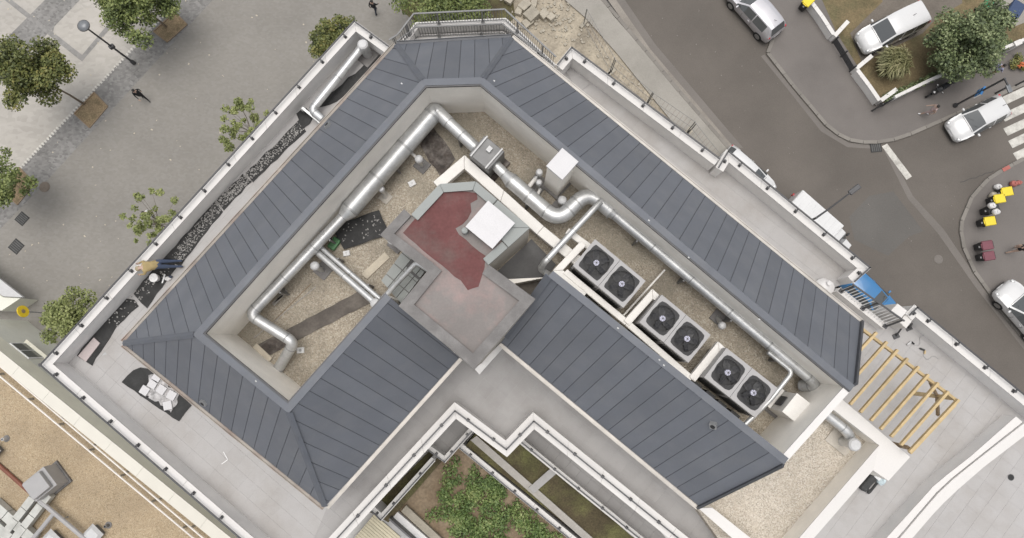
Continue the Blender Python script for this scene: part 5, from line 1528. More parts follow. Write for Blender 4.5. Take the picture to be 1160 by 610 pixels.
sheet_thing('torn_membrane', [(490.7, 143.6), (503, 158), (517, 180), (509, 190), (498.7, 201), (487, 183), (475.8, 164), (483, 153)], Z_GR + .02, 'dirtymem', 'dirty torn dark membrane on gravel under the corner bend of the ducts', 'sheet')
sheet_thing('dirty_patch', [(296, 391), (318, 381), (324, 389), (318, 397), (303, 402)], Z_GR + .045, 'dirtymem', 'dirty blotched end of the worn brown strip below the bent duct', 'sheet', th=.01)
p = at(379.5, 277, Z_GR)
o = thing('jerrycan', 'green plastic can lying by the black bitumen sheet', 'can', (p.x, p.y, Z_GR), math.radians(55))
part('body', MB().box((0, 0, .01), .46, .3, .2), M['green'], o, local=True, bev=.04)
part('spout', MB().tube([(.23, .05, .1), (.31, .05, .1)], .04, 8), M['cl_black'], o, local=True)
part('handle', MB().bar((-.1, 0, .22), (.12, 0, .22), .04, .04), M['green'], o, local=True)
def plank(a, b, w, h, z, m, label):
    p, q = at(*a, z), at(*b, z)
    return single('plank', MB().bar(p, q, w, h), M[m], label, 'plank', tuple(p), bev=.006)
plank((413, 313.5), (439, 289), .28, .05, Z_GR, 'wood_pale', 'pale wide plank on gravel beside the green grey plinth')
plank((289, 391.5), (307, 408), .2, .06, Z_GR + .03, 'wood_pale', 'pale wide plank across the foot of the worn brown strip')
plank((325, 329), (310, 346), .1, .05, Z_GR, 'wood_grey', 'short grey plank on gravel, right one of a pair beside the long duct')
plank((321, 335), (309, 344), .08, .05, Z_GR, 'wood_grey', 'shorter grey plank of the pair beside the long duct')
plank((358, 325), (288, 383), .03, .03, Z_GR, 'wood_grey', 'thin long stick on the gravel between duct and brown strip')
plank((352, 322), (302, 372), .025, .025, Z_GR, 'wood_brown', 'thin brown stick closest to the pair of grey planks')

# ------------------------------------------------------------------ north west terrace
ZT = Z_T + .012
sheet_thing('membrane_strip', [(86.6, 403), (104, 414), (119, 392), (133, 370), (157, 347), (151.5, 339), (141.6, 339), (120, 364)], ZT, 'black', 'black bitumen strip at the parapet corner with a pinkish slab on it', 'membrane strip', jit=.03)
sheet_thing('membrane_strip', [(151.6, 332.6), (160, 344), (167, 349), (184, 326), (199.8, 303), (196, 293), (186, 293), (168, 312)], ZT, 'black', 'black bitumen strip under the kneeling worker', 'membrane strip', jit=.04)
sheet_thing('membrane_strip', [(187, 293), (204, 302), (228, 270), (253, 240), (243, 229), (214, 262)], ZT, 'black', 'debris speckled bitumen strip just beyond the worker', 'membrane strip', jit=.04)
sheet_thing('membrane_strip', [(245, 227), (254, 238), (285, 206), (276, 197)], ZT, 'black', 'debris speckled bitumen strip in the middle of the long parapet', 'membrane strip', jit=.04)
sheet_thing('membrane_strip', [(279, 197), (287, 207), (314, 180), (346, 149), (338, 137)], ZT, 'black', 'debris speckled bitumen strip leading to the duct bracket', 'membrane strip', jit=.04)
sheet_thing('membrane_flap', [(335, 129), (344, 121), (354, 130), (352, 140), (343, 146)], ZT + .03, 'black', 'black bitumen flap under the bracket of the terrace duct', 'membrane strip', jit=.05)
sheet_thing('membrane_flap', [(358, 122), (365, 112), (378, 104), (395, 88), (408, 78), (419, 66), (436, 58), (433, 74), (424, 80), (410, 94), (405, 92), (401, 103), (391, 108), (381, 117), (372, 121)], ZT, 'black', 'ragged black bitumen run beside the terrace duct', 'membrane strip', jit=.06)
db_ = MB()
def rubble(poly_pairs, n, z, smin=.03, smax=.10):
    for _ in range(n):
        k = random.randrange(len(poly_pairs) - 1)
        (a0, b0), (a1, b1) = poly_pairs[k], poly_pairs[k + 1]
        u, v = random.random(), random.uniform(.08, .92)
        p = at(*a0, z).lerp(at(*a1, z), u); q = at(*b0, z).lerp(at(*b1, z), u)
        c = p.lerp(q, v)
        s = random.uniform(smin, smax)
        db_.box((c.x, c.y, z), s, s * random.uniform(.5, 1), random.uniform(.02, .05), random.random() * 3)
rubble([((194, 288), (206, 299)), ((242, 229), (252, 239)), ((276, 197), (285, 206)), ((337, 138), (345, 148))], 1150, ZT + .026, .015, .055)
rubble([((120, 364), (133, 372)), ((186, 293), (198, 303))], 90, ZT + .026, .02, .07)
single('mortar_rubble', db_, M['debris'], 'pale mortar crumbs scattered along the black bitumen strips', 'rubble', tuple(at(240, 240, ZT)), kind='stuff')
p = [at(*q, ZT + .03) for q in ((89, 403.5), (98, 410), (114, 389), (107, 382.5))]
single('loose_slab', MB().prism(xy(p), ZT + .03, ZT + .08), mat('pinkish_slab', lin(.42, (1.12, .97, .95)), .85, 0, .1, 2, stain=lin(.3, (1.1, .97, .95)), stain_scale=2), 'pinkish rectangular slab lying on the corner bitumen strip', 'slab', tuple(p[0]), bev=.01)
o = thing('ventilation_duct', 'bright steel duct with a round cap on the corner terrace by the parapet', 'duct', tuple(at(411, 52, 17.6)))
dz = 17.55
duct_run(o, [at(409, 55, dz), at(353, 125, dz), at(366, 136, dz)], .17, bend=.2, seam=1.5)
p = at(411, 51, 18.0)
part('pipe', MB().lathe(Vector((p.x, p.y, Z_T)), [(.2, 0), (.2, .9)], 14), M['galv'], o, sm=True)
part('cap', MB().lathe(p, [(.22, -.1), (.22, .05), (.16, .1)], 16), M['galv_white'], o, sm=True)
part('flange', MB().box((p.x, p.y, Z_T + .01), .9, .8, .08, math.radians(50)), M['mem_rim'], o, bev=.02)
fr = MB()
a, b = at(343, 123, 17.4), at(366, 142, 17.4)
fr.bar(a, b, .1, .1)
part('bracket', fr, M['galv'], o)
part('bracket_foot', MB().box((a.x, a.y, Z_T), .2, .2, .4, ANG), M['galv_dull'], o)
part('bracket_foot', MB().box((b.x, b.y, Z_T), .2, .2, .4, ANG), M['galv_dull'], o)
# pallet of slabs on the south west terrace
sheet_thing('membrane_sheet', [(137.9, 433), (151.6, 419), (159.5, 416), (172, 419), (217.5, 459), (202.8, 478)], ZT, 'black', 'black bitumen sheet under the stack of white slabs by the gutter', 'sheet', jit=.025)
sheet_thing('plastic_cover', [(172, 422), (205, 447), (196, 467), (178, 456), (163, 445)], ZT + .03, 'plastic', 'crumpled pale plastic sheet beneath the loose white slabs', 'sheet', jit=.08, sub=.15)
for k, (x, y, rz) in enumerate(((178, 428, .1), (173.5, 435, .2), (164.5, 442.5, .15), (183.5, 441.5, .12), (195, 448, .2), (190.5, 459.5, .9))):
    p = at(x, y, ZT + .06)
    lab = ['white square slab nearest the gutter on the pale plastic', 'white square slab second from the gutter, left row on the plastic', 'white square slab at the lower left edge of the pale plastic',
           'white square slab in the middle of the pale plastic', 'white square slab at the right edge of the pale plastic', 'tilted white slab turned askew at the lower end of the plastic'][k]
    single('loose_slab', MB().box((p.x, p.y, ZT + .06), .34, .34, .07, ANG + rz), M['skylid'], lab, 'slab', tuple(p), group='white slabs on the plastic sheet', bev=.01)
a = at(246, 517, ZT)
mk = MB().bar(at(253, 512, ZT), at(258, 521, ZT), .03, .004).bar(at(258, 521, ZT), at(251, 526, ZT), .03, .004)
single('chalk_mark', mk, M['signwhite'], 'faint white angle mark on the pale terrace slabs', 'mark', tuple(a))

# north east terrace bits
sheet_thing('plastic_cover', [(641, 83), (650, 79), (667, 96), (657, 105)], ZT, 'slab_dark', 'grey crumpled cover on the first slabs of the street side terrace', 'sheet', jit=.05)
p = at(936, 323, Z_T + .2)
o = thing('plastic_sack', 'rounded white sack half under the eave of the long roof', 'sack', (p.x, p.y, Z_T))
part('body', MB().ball((p.x - .1, p.y - .1, Z_T + .2), .42, .36, .2, 12, 8, .08), M['bag_white'], o, sm=True)
part('tie', MB().lathe((p.x, p.y + .05, Z_T + .36), [(.09, 0), (.05, .06), (.1, .13)], 8), M['bag_white'], o, sm=True)
for k, (x, y, rz) in enumerate(((1029, 389, .6), (1044, 396, -.4))):
    p = at(x, y, Z_T)
    o = thing('hand_tool', ('small drill with coiled lead beside the pergola', 'dark handled tool on slabs between pergola and parapet')[k], 'tool', (p.x, p.y, Z_T + .006), rz)
    part('body', MB().box((0, 0, .01), .22, .07, .08), M['bag_dark'] if k else M['galv_white'], o, local=True, bev=.02)
    part('handle', MB().bar((.1, 0, .05), (.14, -.14, .03), .05, .05), M['wood'] if k else M['cl_black'], o, local=True)
    part('lead', MB().tube(smooth_path([Vector((.12, -.2, .02)), Vector((.35, -.35, .015)), Vector((.5, -.05, .015)), Vector((.75, -.1, .015))], .2), .008, 6), M['galv_band'], o, local=True)
# two dark stays by the pier
for k, (a, b) in enumerate((((1022, 371), (1015, 381)), ((1033, 367), (1029.5, 372)))):
    p, q = at(*a, Z_T + .5), at(*b, Z_T + .02)
    o = thing('steel_stay', ('longer dark steel stay at the foot of the white pier', 'short dark steel stay at the foot of the white pier')[k], 'steel stay', tuple(q))
    part('rod', MB().tube([p, q], .035, 8), M['rail'], o)
    part('plate', MB().box((q.x, q.y, Z_T + .004), .26, .2, .04, .4), M['rail'], o)
# bags by the white wall of the lower roof
p = at(983, 545, Z_T)
o = thing('tool_bag', 'dark canvas tool bag leaning on the white wall corner', 'bag', (p.x, p.y, Z_T), math.radians(47))
part('body', MB().box((0, .06, .01), .95, .3, .34), M['bag_dark'], o, local=True, bev=.09)
part('strap', MB().tube(smooth_path([Vector((-.3, -.1, .3)), Vector((-.4, -.32, .04)), Vector((.3, -.3, .04)), Vector((.35, -.08, .3))], .2), .05, 6), M['bag_dark'], o, local=True)
part('flap', MB().box((.35, -.02, .34), .25, .25, .03), M['paper'], o, local=True)
p = at(996, 542, Z_T)
o = thing('plastic_sack', 'pale blue plastic bag beside the dark canvas tool bag', 'sack', (p.x, p.y, Z_T))
part('body', MB().ball((p.x, p.y, Z_T + .17), .2, .24, .18, 10, 7, .12), M['bag_blue'], o, sm=True)
part('tie', MB().lathe((p.x, p.y, Z_T + .31), [(.05, 0), (.03, .05), (.06, .1)], 8), M['bag_blue'], o)
p = at(1145, 541, Z_T)
o = thing('floor_drain', 'small dark drain spot on the terrace beyond the curved wall', 'drain', (p.x, p.y, Z_T))
part('ring', MB().lathe((p.x, p.y, Z_T + .005), [(.13, 0), (.13, .012)], 12), M['rail'], o)
part('grate', MB().lathe((p.x, p.y, Z_T + .012), [(.1, 0), (.1, .012)], 12), M['grille'], o)

# ------------------------------------------------------------------ pergola
ZP = 19.4
o = thing('pergola', 'pine pergola frame with parallel joists on the terrace by the lower gravel roof', 'pergola', tuple(at(1030, 440, Z_T)))
ba, bb_ = at(975, 373, ZP), at(1082, 454, ZP)
part('beam', MB().bar(ba, bb_, .1, .16), M['wood'], o, bev=.008)
wa, wb_ = at(929, 424, ZP), at(1030, 513, ZP)
jn = [(378, 53), (412, 84), (447, 110), (480, 138), (516, 165), (548, 191), (580, 218), (613, 246), (647, 273)]
je = [(245, 195), (272, 240), (295, 285), (328, 311), (363, 338), (395, 366), (429, 391), (461, 418), (489, 441)]
for k in range(9):
    a = at(860 + jn[k][0] / 2.903, 360 + jn[k][1] / 2.903, ZP + .16); b = at(860 + je[k][0] / 2.903, 360 + je[k][1] / 2.903, ZP + .16)
    a = a + (a - b).normalized() * .06
    part('joist', MB().bar(b, a, .095, .15), M['wood'], o, bev=.006)
a = at(1079.5, 458.5, ZP); b = at(1029, 513, ZP)
part('end_beam', MB().bar(a, b, .1, .158), M['wood'], o, bev=.008)
# two posts of the outer beam and their braces
for t_, nm in ((.965, 1), (.03, 0)):
    c = ba.lerp(bb_, t_)
    part('post', MB().box((c.x, c.y, Z_T + .01), .12, .12, ZP - Z_T - .02, ANG), M['wood'], o)
c = ba.lerp(bb_, .965)
d1 = (ba - bb_).normalized(); d2 = Vector((-UY.x, -UY.y, 0))
part('brace', MB().bar(c + Vector((0, 0, -.95)), c + d1 * .95 + Vector((0, 0, -.1)), .09, .1), M['wood_brown'], o)
part('brace', MB().bar(c + Vector((0, 0, -.95)), c + d2 * .85 + Vector((0, 0, -.1)), .09, .1), M['wood_brown'], o)
e2 = at(1030, 512, ZP)
part('post', MB().box((e2.x - UX.x * .1 + UY.x * .1, e2.y - UX.y * .1 + UY.y * .1, Z_T + .01), .12, .12, ZP - Z_T - .02, ANG), M['wood_brown'], o)

# ------------------------------------------------------------------ vehicles
def car(name, label, cat, px, nose, paint, kind='hatch', z0=.012, scale=1.0, group=None, roof=None):
    """px: photo pixel of the car's centre at mid height; nose: photo pixel direction it points to"""
    base = at(px[0], px[1], z0 + .75); base.z = z0
    q = at(px[0] + nose[0], px[1] + nose[1], z0 + .75)
    rz = math.atan2(q.y - base.y, q.x - base.x)
    o = thing(name, label, cat, tuple(base), rz, group)
    # stations: x, half width, sill z, belt z, top half width, top z, tag of the strip to the next station (top, side)
    if kind == 'hatch':
        st = [(-2.05, .68, .36, .72, .60, .78, 'b', 'b'), (-1.98, .80, .26, .90, .68, .98, 'r', 'b'), (-1.62, .86, .24, .95, .60, 1.38, 'b', 'b'), (-1.35, .875, .22, .95, .61, 1.44, 'b', 's'),
              (-.50, .88, .2, .93, .62, 1.47, 'b', 'b'), (-.42, .88, .2, .93, .62, 1.47, 'b', 's'), (.28, .88, .2, .92, .61, 1.42, 'w', 's'), (1.0, .87, .2, .92, .74, .98, 'b', 'b'),
              (1.6, .85, .22, .84, .70, .90, 'b', 'b'), (1.92, .78, .26, .70, .62, .76, 'b', 'b'), (2.06, .60, .34, .58, .48, .62, 'b', 'b')]
    elif kind == 'suv':
        st = [(-2.2, .70, .42, .80, .62, .86, 'b', 'b'), (-2.13, .84, .32, .98, .70, 1.04, 'r', 'b'), (-1.85, .90, .3, 1.05, .62, 1.54, 'b', 'b'), (-1.5, .915, .28, 1.05, .63, 1.62, 'b', 's'),
              (-.5, .92, .28, 1.03, .65, 1.66, 'b', 'b'), (-.42, .92, .28, 1.03, .65, 1.66, 'b', 's'), (.35, .92, .28, 1.02, .64, 1.60, 'w', 's'), (1.1, .91, .28, 1.02, .78, 1.09, 'b', 'b'),
              (1.75, .89, .3, .96, .74, 1.02, 'b', 'b'), (2.1, .82, .34, .82, .66, .88, 'b', 'b'), (2.24, .66, .42, .68, .52, .72, 'b', 'b')]
    else:  # small van
        st = [(-2.2, .80, .36, .95, .70, 1.70, 'b', 'b'), (-2.16, .87, .28, 1.05, .74, 1.76, 'b', 'b'), (-1.95, .90, .26, 1.05, .75, 1.80, 'b', 's'), (-1.15, .905, .25, 1.04, .76, 1.83, 'b', 'b'), (-1.05, .905, .25, 1.04, .76, 1.83, 'b', 's'),
              (-.25, .905, .25, 1.03, .75, 1.82, 'b', 'b'), (-.15, .905, .25, 1.03, .75, 1.82, 'b', 's'), (.45, .905, .25, 1.02, .72, 1.72, 'w', 's'), (1.2, .895, .25, 1.02, .76, 1.10, 'b', 'b'),
              (1.75, .87, .27, .95, .70, 1.0, 'b', 'b'), (2.08, .80, .3, .8, .62, .85, 'b', 'b'), (2.22, .64, .38, .62, .5, .66, 'b', 'b')]
    sec = []
    for x, w, zb, zl, wt, zt, *_ in st:
        r = [(w * .9, zb), (w, zb + .16), (w, (zb + zl) / 2 + .05), (w * .975, zl), (wt, zt - .07), (wt * .86, zt - .005), (wt * .42, zt + .02)]
        sec.append([(x, y, z) for y, z in r] + [(x, -y, z) for y, z in r[::-1]])
    N = 14
    groups = {'b': [], 'w': [], 'r': [], 'sl': [], 'sr': []}
    sides_l = []; sides_r = []
    for i in range(len(st) - 1):
        top, sd = st[i][6], st[i][7]
        for k in range(N - 1):
            f = (sec[i][k], sec[i + 1][k], sec[i + 1][k + 1], sec[i][k + 1])
            g = 'b'
            if 5 <= k <= 7 and top in 'wr': g = top
            elif k == 3 and sd == 's': sides_l.append(f); continue
            elif k == 9 and sd == 's': sides_r.append(f); continue
            groups[g].append(f)
    groups['b'].append(tuple(sec[0])); groups['b'].append(tuple(sec[-1]))
    for i in range(len(st) - 1):
        groups['b'].append((sec[i][0], sec[i][N - 1], sec[i + 1][N - 1], sec[i + 1][0]))
    def facemesh(nm, faces, m, parent=o, deg=28):
        vs = []; key = {}; fs = []
        for f in faces:
            idx = []
            for p in f:
                k = (round(p[0], 4), round(p[1], 4), round(p[2], 4))
                if k not in key: key[k] = len(vs); vs.append(p)
                idx.append(key[k])
            fs.append(tuple(idx))
        mb = MB().add(vs, fs)
        return part(nm, mb, M[m], parent, local=True, sm=True)
    facemesh('body', groups['b'], paint)
    def shrink(f, by=.0):
        return f
    facemesh('windscreen', groups['w'], 'glass')
    if groups['r']: facemesh('rear_window', groups['r'], 'glass')
    for f in sides_l + sides_r: facemesh('side_window', [f], 'glass')
    L0, L1 = st[0][0], st[-1][0]
    wmax = max(s[1] for s in st)
    wr = .32 if kind == 'hatch' else .35
    for sx in (L0 + .78, L1 - .86):
        for sy in (-1, 1):
            y0, y1 = sy * (wmax - .2), sy * (wmax + .012)
            arch = part('wheel', MB().tube([(sx, y0, wr), (sx, y1, wr)], wr, 20), M['tyre'], o, local=True, sm=True)
            part('rim', MB().tube([(sx, y1 - sy * .02, wr), (sx, y1 + sy * .008, wr)], wr * .62, 16), M['rim'], arch, local=True)
    for sy in (-1, 1):
        yy = sy * st[-2][1] * .82
        part('headlight', MB().ball((st[-2][0] - .02, yy, st[-2][3] + .0), .16, .13, .075, 10, 6), M['headlight'], o, local=True, sm=True)
        yt = sy * st[1][1] * .88
        if kind == 'van':
            part('taillight', MB().box((st[1][0] + .0, yt, 1.05), .08, .12, .5), M['taillight'], o, local=True, bev=.02)
        else:
            part('taillight', MB().ball((st[1][0] + .06, yt * .97, st[1][3] - .03), .10, .13, .09, 10, 6), M['taillight'], o, local=True, sm=True)
        iw = [i for i, s in enumerate(st) if s[6] == 'w'][0]
        mx = st[iw + 1][0] - .18
        part('mirror', MB().box((mx, sy * (wmax + .1), st[iw][3] + .02), .12, .2, .13, 0), M[paint], o, local=True, bev=.035)
    part('grille', MB().box((L1 - .035, 0, .36), .06, .85, .14), M['blackcar'], o, local=True, bev=.015)
    part('bumper', MB().box((L1 - .09, 0, .24), .2, 1.05, .1), M['blackcar'], o, local=True, bev=.03)
    part('number_plate', MB().box((L1 + .01, 0, .40), .02, .5, .1), M['plate'], o, local=True)
    part('bumper', MB().box((L0 + .07, 0, .32), .18, 1.2, .12), M['blackcar'], o, local=True, bev=.03)
    part('number_plate', MB().box((L0 - .01, 0, .6), .02, .5, .1), M['plate'], o, local=True)
    iw = [i for i, s in enumerate(st) if s[6] == 'w'][0]
    zc = st[iw + 1][5] + .03
    for sy in (-.42, .12):
        part('wiper', MB().bar((st[iw + 1][0] - .05, sy, zc), (st[iw + 1][0] - .28, sy + .38, zc + .16), .02, .015), M['blackcar'], o, local=True)
    part('antenna', MB().tube([(st[3][0] + .1, 0, st[3][5]), (st[3][0] - .1, 0, st[3][5] + .16)], .015, 6), M['blackcar'], o, local=True)
    # shut lines of bonnet and doors as thin dark strips standing 2 mm proud
    zc2 = st[iw + 1][5]
    part('bonnet_seam', MB().bar((st[iw + 1][0] + .08, -.62, zc2 + .006), (st[iw + 1][0] + .08, .62, zc2 + .006), .02, .012), M['blackcar'], o, local=True)
    for sy in (-1, 1):
        for xd in (st[iw][0] + .05, -.46):
            part('door_seam', MB().box((xd, sy * wmax * 1.0, .36), .018, .012, .5), M['blackcar'], o, local=True)
        part('door_handle', MB().box((-.25, sy * (wmax + .012), .82), .16, .03, .03), M[paint], o, local=True)
    if roof == 'rails':
        for sy in (-1, 1):
            part('roof_rail', MB().bar((-1.4, sy * .58, st[3][5] - .01), (.2, sy * .57, st[3][5] - .02), .035, .05), M['blackcar'], o, local=True)
    return o
car('parked_car', 'silver car with red tail lights parked at the top kerb', 'car', (856, 12), (-.66, -.75), 'silver', 'suv')
car('parked_van', 'white small van parked in the yard behind low walls', 'van', (1008, 34), (-.905, .43), 'whitecar', 'van', z0=.14)
car('moving_car', 'white car stopped in front of the crosswalk beside the blue sign', 'car', (1109, 134), (-.885, .465), 'whitecar', 'hatch')
car('parked_car', 'white dark trimmed car cut by the right edge beside the kerb', 'car', (1163, 355), (-.66, -.75), 'whitecar', 'suv', z0=.13, roof='rails')
car('parked_car', 'bright blue car in the street below the small balcony railing', 'car', (983, 333), (.72, .69), 'bluecar', 'hatch')
car('parked_car', 'white car mostly hidden behind the parapet corner', 'car', (846, 197), (.74, .67), 'whitecar', 'hatch')
# white ribbed-roof lorry beside the parapet
base = at(922.5, 256, 1.4); base.z = .012
q = at(922.5 + .75, 256 + .66, 1.4)
o = thing('box_van', 'white box van with ribbed roof parked beside the long parapet', 'van', tuple(base), math.atan2(q.y - base.y, q.x - base.x))
bx = part('cargo_box', MB().box((-.5, 0, .55), 3.4, 1.8, 1.75), M['whitecar'], o, local=True, bev=.04)
part('box_side', MB().box((-.5, 0, .6), 3.44, 1.84, 1.6), M['whitecar'], bx, local=True, bev=.03)
for k in range(9):
    part('roof_rib', MB().box((-2.05 + k * .39, 0, 2.29), .13, 1.6, .035), M['whitecar'], bx, local=True, bev=.01)
part('cab', MB().add([(1.26, -.92, .45), (2.7, -.85, .45), (2.7, -.85, 1.0), (2.1, -.88, 1.12), (1.65, -.8, 1.95), (1.26, -.82, 2.0), (1.26, .92, .45), (2.7, .85, .45), (2.7, .85, 1.0), (2.1, .88, 1.12), (1.65, .8, 1.95), (1.26, .82, 2.0)],
    [(0, 1, 2, 3, 4, 5), (11, 10, 9, 8, 7, 6), (0, 6, 7, 1), (1, 7, 8, 2), (2, 8, 9, 3), (3, 9, 10, 4), (4, 10, 11, 5), (5, 11, 6, 0)]), M['whitecar'], o, local=True, bev=.04)
part('windscreen', MB().add([(2.1, -.8, 1.15), (2.1, .8, 1.15), (1.68, .72, 1.94), (1.68, -.72, 1.94), (2.13, -.8, 1.16), (2.13, .8, 1.16), (1.71, .72, 1.95), (1.71, -.72, 1.95)],
    [(3, 2, 1, 0), (4, 5, 6, 7), (0, 1, 5, 4), (1, 2, 6, 5), (2, 3, 7, 6), (3, 0, 4, 7)]), M['glass'], o, local=True)
for sx in (-1.5, 1.9):
    for sy in (-1, 1):
        w_ = part('wheel', MB().tube([(sx, sy * .75, .35), (sx, sy * .98, .35)], .35, 18), M['tyre'], o, local=True, sm=True)
        part('rim', MB().tube([(sx, sy * .97, .35), (sx, sy * .99, .35)], .2, 14), M['rim'], w_, local=True)
for sy in (-1, 1):
    part('mirror', MB().box((1.95, sy * 1.05, 1.2), .12, .2, .3), M['blackcar'], o, local=True, bev=.03)
    part('headlight', MB().ball((2.66, sy * .62, .86), .1, .16, .1), M['headlight'], o, local=True, sm=True)
    part('taillight', MB().box((-2.27, sy * .85, .7), .06, .14, .3), M['taillight'], o, local=True)
part('chassis', MB().box((.1, 0, .3), 4.6, 1.4, .24), M['blackcar'], o, local=True)

# motor scooter by the yard wall
p = at(1060, 104, .12); 
q = at(1060 - .7, 104 + .4, .12)
o = thing('motor_scooter', 'black motor scooter with pale rear box parked by the yard wall', 'scooter', tuple(p), math.atan2(q.y - p.y, q.x - p.x))
part('body', MB().tube([(-.75, 0, .55), (-.45, 0, .66), (-.05, 0, .55), (.2, 0, .35), (.45, 0, .4), (.62, 0, .75), (.55, 0, .95)], [.1, .2, .2, .17, .17, .2, .12], 10), M['blackcar'], o, local=True, sm=True)
part('seat', MB().tube([(-.7, 0, .76), (-.35, 0, .82), (.0, 0, .76)], [.11, .16, .11], 10), M['cl_black'], o, local=True, sm=True)
part('top_box', MB().box((-.85, 0, .82), .36, .38, .3), M['galv_dull'], o, local=True, bev=.06)
part('handlebar', MB().tube([(.45, -.34, 1.02), (.56, 0, 1.0), (.45, .34, 1.02)], .025, 6), M['rail'], o, local=True)
for sy in (-1, 1): part('mirror', MB().ball((.5, sy * .3, 1.16), .03, .07, .05, 8, 6), M['galv'], o, local=True)
for sx in (-.6, .72):
    part('wheel', MB().tube([(sx, -.06, .24), (sx, .06, .24)], .24, 16), M['tyre'], o, local=True, sm=True)
part('headlight', MB().ball((.72, 0, .82), .06, .1, .08, 8, 6), M['headlight'], o, local=True)

# ------------------------------------------------------------------ bins
def bin_(px, lid, label, face=(-1, .16), z=.12, s=1.0, load=None, group='wheeled bins on the corner pavement'):
    """px: lid centre in the photo"""
    h = 1.05 * s
    c = at(px[0], px[1], z + h)
    q = at(px[0] + face[0], px[1] + face[1], z + h)
    o = thing('wheelie_bin', label, 'bin', (c.x, c.y, z), math.atan2(q.y - c.y, q.x - c.x), group)
    a, b = .24 * s, .29 * s
    def fr(x0, x1, w0, w1, z0, z1): return [(-x0, -w0, z0), (x0, -w0, z0), (x0, w0, z0), (-x0, w0, z0), (-x1, -w1, z1), (x1, -w1, z1), (x1, w1, z1), (-x1, w1, z1)]
    Fq = [(3, 2, 1, 0), (4, 5, 6, 7), (0, 1, 5, 4), (1, 2, 6, 5), (2, 3, 7, 6), (3, 0, 4, 7)]
    part('body', MB().add(fr(.25 * s, .34 * s, .2 * s, .28 * s, .06, h * .93), Fq), M['binbody'], o, local=True, bev=.02)
    part('lid', MB().add(fr(.37 * s, .34 * s, .31 * s, .27 * s, h * .93 + .005, h * 1.02), Fq), M[lid], o, local=True, bev=.02)
    part('lid_grip', MB().box((.38 * s, 0, h * .93), .05, .3 * s, .04), M[lid], o, local=True)
    part('handle', MB().bar((-.42 * s, -.22 * s, h * .9), (-.42 * s, .22 * s, h * .9), .035, .035), M['binbody'], o, local=True)
    for sy in (-1, 1):
        part('wheel', MB().tube([(-.26 * s, sy * .2 * s, .1), (-.26 * s, sy * .26 * s, .1)], .1, 12), M['tyre'], o, local=True)
    part('sticker', MB().box((.31 * s, .02, h * .62), .06, .12, .12), M['signwhite'], o, local=True)
    return o
bin_((1141.5, 217), 'yellow', 'yellow lidded bin nearest the red and white kerb end')
bin_((1133, 225), 'yellow', 'yellow lidded bin with pale bag leaning against it, second of the curved row')
bin_((1122, 250.5), 'yellow', 'yellow lidded bin with a white sticker at the lower end of the curved row')
bin_((1126, 237), 'binbody', 'dark bin heaped with white plastic bags between yellow lidded bins')
bin_((1119, 278), 'maroon', 'maroon lidded bin, upper one of the pair standing apart')
bin_((1121, 290), 'maroon', 'maroon lidded bin, lower one of the pair standing apart')
def bag(px, z, r, m, label):
    c = at(px[0], px[1], z + r)
    o = thing('refuse_bag', label, 'bag', (c.x, c.y, z))
    part('body', MB().ball((c.x, c.y, z + r * .8), r, r * .85, r * .8, 10, 7, .12), M[m], o, sm=True)
    part('knot', MB().lathe((c.x, c.y, z + r * 1.5), [(r * .18, 0), (r * .1, r * .15), (r * .24, r * .3)], 8), M[m], o)
bag((1124, 233), 1.22, .26, 'bag_white', 'white refuse bag on top of the dark bin, upper of two')
bag((1129, 240), 1.22, .25, 'bag_white', 'white refuse bag on top of the dark bin, lower of two')
bag((1127, 222), .12, .34, 'wood_pale', 'pale paper sack beside the second yellow lidded bin')
bag((1131, 212), .12, .26, 'bag_white', 'grey white bag on the kerb side of the first yellow lidded bin')
bag((1149, 208), .12, .26, 'paint_red', 'red refuse bag behind the first yellow lidded bin')
bag((1155, 207), .12, .2, 'paint_red', 'smaller red refuse bag furthest from the kerb')
bin_((916, 1), 'yellow', 'yellow lidded bin beside the white wall at the top of the picture', face=(-.7, .7), group='bins at the yard')
bin_((1121, 7), 'greenbin', 'green lidded bin behind the large dark glossy tree', face=(-.2, 1), s=1.15, group='bins at the yard')
bin_((1152, 10), 'bluebin', 'dark blue container at the top right corner of the yard', face=(-.5, .8), s=1.5, group='bins at the yard')

# ------------------------------------------------------------------ yard walls, gate, fence
def low_wall(pts, label, h=.75, w=.27, z=.12):
    P_ = [at(p[0], p[1], z + h) for p in pts]
    o = thing('garden_wall', label, 'wall', (P_[0].x, P_[0].y, z), 0, 'low white walls round the yard')
    L = xy(P_)
    part('wall', band_mb(L, w * .42, -w * .42, z - .01, z + h - .06), M['parapet'], o)
    for i in range(len(L) - 1):
        k = max(1, round((Vector(L[i + 1]) - Vector(L[i])).length / .9))
        for j in range(k):
            a = Vector(L[i]).lerp(Vector(L[i + 1]), j / k); b = Vector(L[i]).lerp(Vector(L[i + 1]), (j + 1) / k)
            e_ = (b - a).normalized() * .006
            zz = z + h - .05
            part('coping_stone', MB().bar((*(a + e_), zz + (.003 if i else 0)), (*(b - e_), zz + (.003 if i else 0)), w, .06), M['white'], o)
    return o
low_wall([(916, -2), (931, 18), (944.5, 39)], 'straight low white wall above the dark gate')
low_wall([(945.5, 41), (961, 24)], 'short white return wall on the upper side of the dark gate')
low_wall([(970, 78), (988, 63)], 'short white return wall on the lower side of the dark gate')
low_wall([(971.5, 79.5), (984, 96), (996.5, 114)], 'low white wall between dark gate and pavement corner')
low_wall([(998, 114), (1016, 101)], 'short white return wall at the pavement corner')
